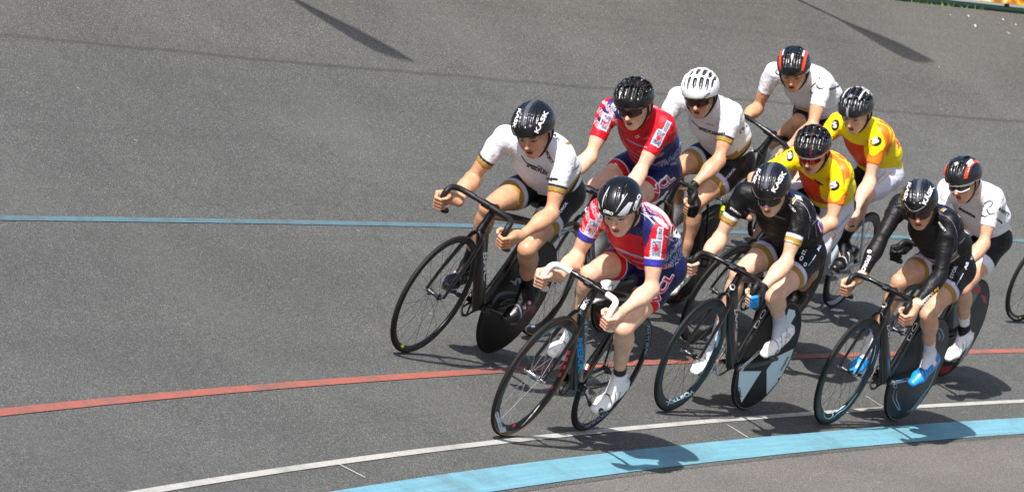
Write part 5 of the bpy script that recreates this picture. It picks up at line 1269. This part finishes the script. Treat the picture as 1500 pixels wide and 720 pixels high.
def stroke(o, pts, w_, color, name='stripe', lift=0.0014, taper=True, rough=0.5):
    P = curve_pts([(a, b, 0) for a, b in pts], 8)[:, :2]; n_ = len(P); d = np.gradient(P, axis=0); nn = np.stack([d[:, 1], -d[:, 0]], 1); nn /= np.linalg.norm(nn, axis=1)[:, None]+1e-9
    ws = np.array([w_*(0.35+0.65*math.sin(math.pi*(i+0.5)/n_)) if taper else w_ for i in range(n_)])/2; px = []; F = []
    k = max(2, int(w_/1.2)+1)
    for i in range(n_):
        for j in range(k+1): px.append(P[i]+nn[i]*ws[i]*(2*j/k-1))
    for i in range(n_-1):
        for j in range(k): a = i*(k+1)+j; F += [(a, a+1, a+k+2), (a, a+k+2, a+k+1)]
    return lay(o, np.array(px), F, ink(color, rough) if isinstance(color, str) else color, name, lift)
def disc2(o, c, rx, ry, color, name='emblem', lift=0.0013, rot=0, n_=20, hole=0.0):
    A = np.linspace(0, 2*np.pi, n_, endpoint=False); cr, sr = math.cos(math.radians(rot)), math.sin(math.radians(rot)); px = []; F = []
    rings = [hole if hole else 0.02, (1+hole)/2, 1.0]
    for r in rings:
        for a in A: x, y = rx*r*math.cos(a), ry*r*math.sin(a); px.append((c[0]+x*cr-y*sr, c[1]+x*sr+y*cr))
    for i in range(2):
        for j in range(n_): a, b = i*n_+j, i*n_+(j+1) % n_; F += [(a, b, b+n_), (a, b+n_, a+n_)]
    return lay(o, np.array(px), F, ink(color), name, lift)
def P_(k, part): return OUT[k][part]
def Bk(k, part): return OUT[k]['bike'][part]
W, K_ = 'f0f0f2', '101014'
def rot_text(*a, **k): return text(*a, **k)

# helmets
for k, l0, l1, r0, r1, V_ in (('A', (788, 195.5), (803.5, 164), (760, 159), (750, 187), [(751, 189), (757, 200), (766, 206), (776, 205), (787, 199)]),
                              ('E', (1135, 282), (1152, 253), (1111, 247), (1101, 268), [(1101, 272), (1108, 287), (1119, 293), (1128, 293), (1137, 289)]),
                              ('I', (1356, 300), (1369, 274), (1331, 267), (1322, 294), [(1325, 297), (1331, 305), (1338, 309), (1346, 307), (1355, 301)])):
    h = P_(k, 'helmet'); text(h, 'KASK', l0, l1, 6.5, W, 0.018, lift=0.0022); text(h, 'KASK', r0, r1, 4.5, W, 0.018, lift=0.0022); stroke(h, V_, 1.3, 'a8a8ac', rough=0.2, lift=0.0022)
h = P_('B', 'helmet'); text(h, 'GIRO', (883.5, 310), (897.5, 315), 4.2, W, 0.04, lift=0.0022); text(h, 'GIRO', (930, 309), (939, 285), 4.5, W, 0.04, lift=0.0022)
poly(h, [(904, 315), (921, 296), (927, 296), (918, 315), (908, 316)], 'b9bfc4', 'panel', rough=0.25, lift=0.0022); poly(h, [(876, 293), (878, 299), (880, 306), (877, 304)], 'd0d4d8', 'panel', rough=0.25, lift=0.0022)
stroke(h, [(882, 303), (885, 289), (893, 273)], 1.2, 'c4c4c8', lift=0.0022); stroke(h, [(902, 310), (911, 295), (919, 283)], 1.2, 'c4c4c8', lift=0.0022)
h = P_('J', 'helmet'); poly(h, [(1398, 239), (1403, 237), (1404, 240), (1399, 243)], W, 'emblem', lift=0.002); text(h, 'SWR', (1419, 245), (1427, 238), 3.2, W, lift=0.002)
h = P_('H', 'helmet'); poly(h, [(1158, 81), (1162, 78), (1163, 82), (1160, 89)], W, 'emblem', lift=0.002)
h = P_('D', 'helmet'); text(h, 'LAZER', (1030, 145), (1041, 137), 3.0, K_, lift=0.002)

# white and gold kits
j = P_('A', 'jersey'); text(j, 'PROJECT', (798.5, 222), (807.5, 240), 4.2, K_, 0.04); text(j, 'www', (787, 242), (798, 250), 2.4, K_); text(j, 'SPEEDFLEX', (771, 243), (802, 257), 5.2, K_, 0.05)
text(j, 'vogete', (800, 263), (817, 264), 5.0, K_, 0.045); text(j, 'ross', (840, 251), (849, 243), 3.0, '3a3a44'); text(j, 'SAP', (806, 193), (817, 207), 4.2, K_, 0.03)
poly(j, [(850, 217), (856, 221), (863, 247), (862, 253), (852, 249), (850, 235)], W, 'race_number'); stroke(j, [(853, 222), (855, 232), (853, 243)], 2.0, K_, lift=.0022); stroke(j, [(857, 234), (861, 243), (856, 249)], 2.2, K_, lift=.0022); stroke(j, [(841, 207), (845, 210), (849, 215)], 2.5, 'c03848', lift=.002)
s = P_('A', 'shorts'); text(s, 'STORCK', (817, 318), (832, 297), 3.6, W, 0.03); disc2(s, (814.5, 322), 2, 2.6, W, hole=.5); stroke(s, [(750, 256), (758, 249), (766, 245)], 2.2, W)
j = P_('D', 'jersey'); text(j, 'minete', (1047, 197.5), (1063, 196.5), 4.4, K_, 0.045); text(j, 'SPEEDFLEX', (1023, 189), (1049, 198), 4.0, K_, 0.045); text(j, 'rs', (1085, 196), (1091, 187), 5.0, '2a2a30'); poly(j, [(1092, 185), (1096, 180), (1097, 182), (1094, 186)], K_, 'emblem'); text(j, 'SAP', (1056, 132), (1064, 142), 3.0, K_)
text(j, 'www', (1034, 181), (1045, 185), 2.2, K_)
s = P_('D', 'shorts'); text(s, 'STORCK', (1062, 266), (1078, 247), 3.2, 'c4c4d8', 0.03); disc2(s, (1060, 269), 1.8, 2.3, W, hole=.5); stroke(s, [(1004, 203), (1013, 196), (1022, 192)], 1.6, '6878b0')
# black kits
j = P_('E', 'jersey'); text(j, 'PROJECT', (1155, 300), (1164, 311), 2.8, W); text(j, 'SPEED', (1150.5, 353), (1161, 356.5), 3.4, W, 0.03); text(j, 'FLEX', (1161, 356.5), (1173, 360), 3.4, 'd8b040', 0.03); text(j, 'STORCK', (1069, 305), (1085, 316), 2.8, W, 0.02)
stroke(j, [(1189, 329), (1193, 325), (1198, 320)], 1.2, 'c4c4d0'); poly(j, [(1198, 314), (1203, 320), (1210, 332), (1214, 343), (1211, 350), (1203, 341), (1198, 329)], 'd8cfe8', 'race_number'); stroke(j, [(1200, 328), (1205, 336), (1210, 345)], 5, 'c83c74', lift=.0022); stroke(j, [(1198, 322), (1202, 331), (1207, 339)], 2.5, '4a3ab0', lift=.0024)
text(j, 'SPEEDFLEX', (1132, 316), (1150, 322), 2.4, '7c7c88'); poly(j, [(1164, 285), (1172, 288), (1176, 294), (1168, 291)], 'e4e4ec', 'emblem')
s = P_('E', 'shorts'); text(s, 'STORCK', (1178, 374), (1191, 350), 5.4, W, 0.02); disc2(s, (1174, 378), 2.6, 4.0, W, rot=30, hole=.45); text(s, 'STORCK', (1125, 329), (1099, 353), 4.4, W, 0.03); disc2(s, (1127, 327), 1.8, 2.6, W)
disc2(s, (1179.5, 387), 2.2, 3, W, rot=30, hole=.55); stroke(s, [(1184, 389), (1190, 381), (1195, 373)], 0.9, 'c8c8dc', taper=False); text(s, 'AS', (1199, 368), (1203, 359), 3.4, 'b8c4e8', 0.04); stroke(s, [(1111, 388), (1121, 377)], 1.4, K_, taper=False, lift=.002)
j = P_('I', 'jersey'); text(j, 'PROJECT', (1374, 326), (1384, 339), 2.8, W); text(j, 'STORCK', (1272, 373), (1260, 399), 5.0, W, 0.03); disc2(j, (1273.5, 368), 3.2, 2.6, W, hole=.45)
text(j, 'SPEED', (1350, 448), (1367, 434), 6.0, W, 0.035); text(j, 'FLEX', (1367, 434), (1378, 424), 6.0, 'd8a838', 0.035); disc2(j, (1380, 425), 1.8, 1.8, W); stroke(j, [(1405, 356), (1409, 353), (1413, 348)], 1.2, 'c4c4d8')
poly(j, [(1414, 324), (1421, 331), (1424, 339), (1418, 335)], 'e8a0b8', 'race_number')
s = P_('I', 'shorts'); text(s, 'STORCK', (1395, 408), (1407, 380), 5.0, 'd8d8e8', 0.02); disc2(s, (1396.5, 415), 2.4, 2.4, W, hole=.5); stroke(s, [(1401, 417), (1406, 409), (1411, 400)], 0.9, 'c8c8dc', taper=False); text(s, 'MAKK', (1424, 380), (1426, 364), 3.2, 'd0d0e0', 0.03); text(s, 'AS', (1415, 395), (1419, 384), 3.6, 'd0d0e0', 0.04)
stroke(s, [(1336, 404), (1345, 393)], 1.4, K_, taper=False, lift=.002)
for a in ([(1156, 290), (1174, 297), (1186, 316), (1184, 350)], [(1186, 316), (1194, 330), (1196, 346)]): stroke(P_('E', 'jersey'), a, 0.7, '8c8c9c', 'seam', taper=False)
for a in ([(1376, 312), (1393, 322), (1402, 345), (1399, 380)],): stroke(P_('I', 'jersey'), a, 0.7, '6c6c80', 'seam', taper=False)
stroke(P_('A', 'jersey'), [(764, 228), (768, 234), (774, 241)], 1.4, K_, 'zip', taper=False); stroke(P_('D', 'jersey'), [(1013, 176), (1020, 183), (1028, 189)], 1.2, K_, 'zip', taper=False)
# red and navy kits
j = P_('B', 'jersey'); poly(j, [(985, 314), (991, 317), (997, 326), (999.5, 337), (998, 349), (981, 346)], 'f4f4f6', 'race_number'); text(j, '3', (991.5, 342), (993.5, 325), 9, K_, 0.05, lift=.0024, up=(-1, -0.35) if False else (-0.95, 0.1))
stroke(j, [(974, 345), (980, 349), (987, 353)], 2.2, 'c0c8e8'); stroke(j, [(958, 318), (968, 326), (974, 330), (979, 335)], 6, 'f0c4d2'); stroke(j, [(944, 298), (958, 304), (972, 314), (984, 332)], 6, 'f0c8d6')
stroke(j, [(937, 311), (948, 317), (959, 328)], 1.2, W, taper=False)
stroke(j, [(890, 360), (905, 364), (922, 370)], 2.4, 'd8a0b0'); stroke(j, [(905, 367), (925, 372), (940, 376)], 2.0, '98a4d0')
s = P_('B', 'shorts'); text(s, 'VCL', (961, 448), (987, 402), 11, W, 0.09, lift=.0014); text(s, 'VCL', (962, 446.5), (986.5, 403.5), 9.6, 'c81c3c', 0.035, lift=.0028)
j = P_('C', 'jersey'); text(j, 'CK', (932, 203), (938, 200), 4, W); text(j, 'USC', (943, 205), (951, 203), 3.4, 'e89aa4'); stroke(j, [(918, 203), (932, 211), (948, 216)], 2.0, '98a4c8')
s = P_('C', 'shorts'); text(s, 'VCL', (958, 287), (989, 261), 11.5, W, 0.09, lift=.0014); text(s, 'VCL', (959, 285.5), (988.5, 262), 9.8, 'c8244a', 0.035, lift=.0028); text(s, 'C6', (893, 247), (905, 242), 4.5, W, 0.03)
# plain white jerseys with thin black line drawings
j = P_('J', 'jersey')
for a in ([(1441, 303), (1442, 298.5), (1449, 294.5), (1454, 296), (1452, 301), (1447, 304.5)], [(1446, 304.5), (1446.5, 309), (1450, 313.5), (1457, 312)], [(1438, 311), (1438.5, 315.5), (1443.5, 317), (1448, 314.5)], [(1381, 283), (1378, 289), (1384, 295)]): stroke(j, a, 1.9, K_)
text(j, 'INSETT', (1462, 307), (1477, 317), 4.6, '2a2c38', 0.045); stroke(j, [(1460, 320), (1464, 323), (1468, 327)], 2.4, K_, taper=False); poly(j, [(1474, 291), (1480, 294), (1487, 307), (1486, 313), (1479, 306)], 'd82434', 'race_number'); disc2(j, (1482, 303), 2.2, 2.6, W, lift=.0022)
text(j, 'insette', (1404, 306), (1428, 319), 4.4, K_, 0.045)
s = P_('J', 'shorts')
j = P_('H', 'jersey')
for a in ([(1196, 123), (1198, 128), (1202, 130), (1207, 128.5)], [(1187.6, 133), (1188.5, 136.5), (1191.5, 135.5)], [(1199, 113), (1202, 116)], [(1138.5, 101), (1136.5, 106), (1141, 110)], [(1188, 128), (1192, 124), (1196, 121)]): stroke(j, a, 2.1, K_)
text(j, 'insetteinvest', (1188, 92), (1213, 107), 1.8, '8a8a94'); poly(j, [(1224, 110), (1231, 116), (1232, 124), (1225, 120)], 'd83048', 'race_number'); text(j, 'Banner', (1216, 133), (1231, 126), 4.2, '3a3c58', 0.04)
s = P_('H', 'shorts'); text(s, 'sky', (1206, 171), (1223, 160), 8.5, W, 0.03); 
# yellow and orange kits
for k, cL, cR in (('F', (1222, 272), (1157.5, 228)), ('G', (1283.5, 207), (1223.5, 183))):
    j = P_(k, 'jersey')
    disc2(j, cL, 8.4, 7.0, K_, rot=-25); text(j, 'S', (cL[0]-4.5, cL[1]+3.6), (cL[0]+4.8, cL[1]+0.2), 8.0, W, 0.05, lift=.0026)
    disc2(j, cR, 5.6, 8.4, K_, rot=15); text(j, 'S', (cR[0]-3, cR[1]+4), (cR[0]+3, cR[1]+3), 8.0, W, 0.05, lift=.0026)
j = P_('F', 'jersey'); stroke(j, [(1219.5, 212), (1230, 218), (1239, 229), (1244, 243)], 2.4, '1c1c20'); poly(j, [(1254, 262), (1258, 259), (1264, 276), (1262, 281), (1255, 273)], 'd81c34', 'race_number')
stroke(j, [(1192, 262), (1200, 268), (1206, 271)], 3, '2a0e0a')
s = P_('F', 'shorts'); text(s, 'Sportsmans', (1225, 338), (1245, 314), 3.6, '98a2c0'); stroke(s, [(1229, 343), (1238, 332), (1246, 321)], 1.2, 'e0a050', taper=False); stroke(s, [(1215, 343), (1219, 349), (1224, 344), (1219, 338)], 1.8, 'e09030'); stroke(s, [(1240, 270), (1244, 276), (1248, 281)], 1.6, 'e0a040'); text(s, 'Sport', (1244, 279), (1251, 268), 2.8, 'a8b0c8')
s = P_('G', 'shorts'); text(s, 'Sportsmans', (1283, 268), (1298, 252), 3.0, '98a2c0'); stroke(s, [(1286, 269), (1296, 261), (1306, 251)], 1.3, 'e0a050', taper=False); stroke(s, [(1279, 262), (1283, 267), (1286, 261), (1282, 258)], 1.6, 'e09030')
poly(P_('G', 'jersey'), [(1314, 206), (1317, 204), (1319, 214), (1316, 219)], 'd81c34', 'race_number')
poly(P_('F', 'jersey'), [(1216, 218), (1231, 225), (1245, 248), (1245, 258), (1239, 262), (1236, 274), (1233, 251), (1224.6, 236), (1214, 229)], 'f2761c', 'side_panel', lift=.0009)
poly(P_('G', 'jersey'), [(1287, 169), (1300, 181), (1309, 194), (1306, 212), (1299, 230), (1296, 204), (1288, 188), (1279, 175)], 'f2761c', 'side_panel', lift=.0009)
stroke(P_('G', 'jersey'), [(1299, 171), (1307, 181), (1312, 192)], 2.0, '1c1c20', lift=.0016)
# shoes
text(P_('E', 'shoeL'), 'SIDI', (1124.5, 489), (1134.5, 491), 3.6, K_, 0.05); text(P_('E', 'shoeL'), 'SIDI', (1136, 522), (1141, 513), 3, K_, 0.04); text(P_('I', 'shoeL'), 'SIDI', (1347, 548), (1354, 532), 4.0, '06223c', 0.04); text(P_('B', 'shoeL'), 'SIDI', (886, 559), (894, 562), 2.6, '44464c')
stroke(P_('B', 'shoeL'), [(877, 603), (880, 599), (884, 600)], 4, '222428', 'toe_vent')

# bicycles
f = Bk('A', 'frame'); text(f, 'BMC', (707.5, 369), (708.5, 411), 6.5, 'e8e8ea', 0.03)
r = Bk('A', 'wr'); text(r, 'CORIMA', (803, 392), (747, 411), 8.5, 'a8b2c4', 0.03); stroke(r, [(720, 446), (730, 432), (742, 428), (756, 429)], 5, '5c6880'); stroke(r, [(728, 450), (740, 440), (754, 437)], 3, '5c6880'); poly(r, [(771, 451), (778, 443), (786, 450), (780, 459)], '8c0c14')
q = Bk('A', 'wf'); poly(q, [(586, 506), (589, 504), (592, 507), (589, 510)], 'd8c81c'); stroke(q, [(686, 402), (685, 407), (682, 411)], 2.5, 'b0b020')
f = Bk('B', 'frame'); text(f, 'MEKK', (851, 460), (865, 437), 6.0, W, 0.03); text(f, 'MEKK', (843.5, 455), (857, 433), 3.2, W, 0.02); text(f, 'MEKK', (845.5, 494), (847.5, 547), 8.0, '1488d0', 0.05); text(f, 'MEKK', (856.5, 460), (856, 514), 3.6, '8cb4c8', 0.02)
for i, c in enumerate(('1a8a3c', 'f0f0f0', 'd02020')): poly(f, [(858+i*2, 531+i*1.2), (860+i*2, 532.2+i*1.2), (857+i*2, 540+i*1.2), (855+i*2, 538.8+i*1.2)], c, 'flag_sticker', edge=2)
q = Bk('B', 'wf'); text(q, 'FF', (741, 631), (732, 601), 8.5, 'b4c8d8', 0.06)
for c in ((734, 591), (737, 584), (740, 577), (744, 570)): poly(q, [(c[0]-2, c[1]+2.5), (c[0]+2, c[1]+2), (c[0]+3, c[1]-2), (c[0]-.5, c[1]-2)], 'c01830', edge=2)
stroke(q, [(748, 562), (757, 545), (769, 522), (781, 503)], 2.2, 'a81830', lift=.002)
for c in ((833, 516), (829, 526), (826, 537), (820, 548), (808, 566)): poly(q, [(c[0]-2.5, c[1]+3.5), (c[0]+1.5, c[1]+2.5), (c[0]+3, c[1]-3), (c[0]-1, c[1]-3)], 'c01830', edge=2)
stroke(q, [(764, 623), (777, 609), (790, 593)], 1.6, 'e8e8ea'); stroke(q, [(784, 505), (799, 487), (818, 476)], 3.6, '4a7890'); stroke(q, [(830, 482), (836, 490), (835, 502)], 4, '9cb4c4'); poly(q, [(750, 617), (754, 613), (757, 616), (754, 621)], 'e8c020'); poly(q, [(749, 622), (752, 618), (755, 622), (752, 626)], 'c82020')  # blue stroke at the rim top is a highlight put into colour
q = Bk('B', 'wr'); text(q, 'NATURAL', (889, 602), (856, 625), 3.6, '8c9cac', 0.03); text(q, 'NATURAL', (948, 476), (944, 520), 4.0, '6c94a8', 0.03)
q = Bk('C', 'wf'); text(q, 'FF', (819, 347), (842, 341), 11, 'a8bccc', 0.05); text(q, 'FF', (767, 486), (790, 474), 10, 'b4c8d8', 0.05)
disc2(Bk('C', 'frame'), (861, 307), 4.2, 4.6, W, hole=.62); poly(Bk('C', 'wr'), [(872, 455), (880, 461), (889, 457), (878, 473)], 'b81428')
r = Bk('D', 'wr')
for a in ([(1049, 312), (1053, 311), (1051, 321), (1047, 322)], [(1055, 312), (1059, 311), (1057, 321), (1053, 322)], [(983, 437), (988, 430), (991, 431), (987, 439)], [(990, 438), (995, 430), (998, 431), (994, 440)]): poly(r, a, '8c161c')
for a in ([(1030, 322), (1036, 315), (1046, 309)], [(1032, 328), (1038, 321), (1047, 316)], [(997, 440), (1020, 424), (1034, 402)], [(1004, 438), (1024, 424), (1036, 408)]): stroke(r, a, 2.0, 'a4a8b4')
f = Bk('E', 'frame'); text(f, 'DOLAN', (1075.5, 453), (1081, 497), 5.4, W, 0.03); disc2(f, (1073, 420), 4, 4.6, W, hole=.6); text(f, 'DO', (1108, 481), (1123, 454), 5.0, 'e0e0e4', 0.0)
r = Bk('E', 'wr'); PB = 'd0e6ee'
poly(r, [(1083, 543), (1115, 543), (1086, 589), (1081, 567)], PB); poly(r, [(1122.8, 541), (1137, 522), (1162.5, 510), (1157, 526), (1141.7, 555), (1122.8, 577)], PB); poly(r, [(1155, 452), (1164, 454), (1165, 461), (1153, 483), (1146, 483)], PB)
text(r, 'PRO', (1086.5, 580), (1083.5, 566), 4, K_, 0.03, lift=.0024); text(r, 'stealth', (1144, 543), (1156, 522), 3, K_, 0.02, lift=.0024)
q = Bk('E', 'wf'); stroke(q, [(1022, 467), (1004, 484), (988, 508), (979, 538)], 3.4, '4f8298'); text(q, 'VORTEX', (1016, 570), (974, 588), 6.0, 'a8c4d4', 0.04); stroke(q, [(1054, 478), (1053, 492), (1049, 508)], 4, '5c8ca0')
f = Bk('I', 'frame'); text(f, 'DOLAN', (1299, 476), (1304.5, 519), 5.4, 'c8d8e0', 0.03); disc2(f, (1295, 446), 4.2, 3.8, W, hole=.6); text(f, 'DO', (1332, 499), (1345, 473), 5, 'e0e0e4', 0.0)
r = Bk('I', 'wr')
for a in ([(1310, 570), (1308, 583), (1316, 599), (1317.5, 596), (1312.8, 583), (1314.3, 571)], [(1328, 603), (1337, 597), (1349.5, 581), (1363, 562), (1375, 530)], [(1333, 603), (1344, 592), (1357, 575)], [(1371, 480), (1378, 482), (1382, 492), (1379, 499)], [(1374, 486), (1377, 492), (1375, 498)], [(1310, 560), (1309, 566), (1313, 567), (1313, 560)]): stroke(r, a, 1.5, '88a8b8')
q = Bk('I', 'wf')
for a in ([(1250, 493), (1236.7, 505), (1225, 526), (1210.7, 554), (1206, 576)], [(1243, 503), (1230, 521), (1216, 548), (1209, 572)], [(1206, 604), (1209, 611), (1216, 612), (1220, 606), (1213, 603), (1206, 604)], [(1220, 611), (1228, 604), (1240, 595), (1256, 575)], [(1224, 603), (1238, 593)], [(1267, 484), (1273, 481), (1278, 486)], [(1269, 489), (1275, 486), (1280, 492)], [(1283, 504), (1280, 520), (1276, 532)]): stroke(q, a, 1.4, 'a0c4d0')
r = Bk('J', 'wr'); poly(r, [(1398, 436), (1409, 420), (1421, 413), (1433, 412), (1436, 424), (1424, 446), (1410, 470), (1396, 482)], material('teal_gloss_panel', lin('164450'), rough=0.3, coat=0.4), edge=5)
poly(r, [(1427, 420), (1431, 419), (1429, 429), (1425, 430)], 'b01c24', lift=.002); poly(r, [(1432, 421), (1437, 419), (1435, 429), (1431, 429)], 'b01c24', lift=.002); poly(r, [(1436, 431), (1443, 433), (1446, 446), (1440, 441)], 'a82c48'); stroke(r, [(1445, 448), (1443, 470), (1435, 492), (1424, 512)], 2.2, 'a03848')
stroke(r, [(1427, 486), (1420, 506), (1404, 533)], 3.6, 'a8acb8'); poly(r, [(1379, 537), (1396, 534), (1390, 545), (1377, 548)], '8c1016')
f = Bk('F', 'frame'); poly(f, [(1130, 428), (1146, 408), (1150, 414), (1136, 436)], 'b01018', 'stay_panel'); poly(f, [(1178, 462), (1180, 430), (1186, 430), (1190, 462)], 'b01018', 'stay_panel')
r = Bk('F', 'wr'); poly(r, [(1204, 378), (1210, 377), (1205, 389), (1200, 387)], 'a81418'); poly(r, [(1211, 386), (1216, 391), (1216, 404), (1209, 397)], 'd8949c'); stroke(r, [(1188, 470), (1180, 485), (1170, 497)], 2.4, '9498a4')
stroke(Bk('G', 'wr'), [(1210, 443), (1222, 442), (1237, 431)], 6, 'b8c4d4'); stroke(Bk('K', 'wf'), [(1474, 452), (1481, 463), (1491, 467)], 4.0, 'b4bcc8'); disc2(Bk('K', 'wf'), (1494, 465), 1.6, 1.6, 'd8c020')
print('missed decals', MISS)
print('objects', len(bpy.data.objects))
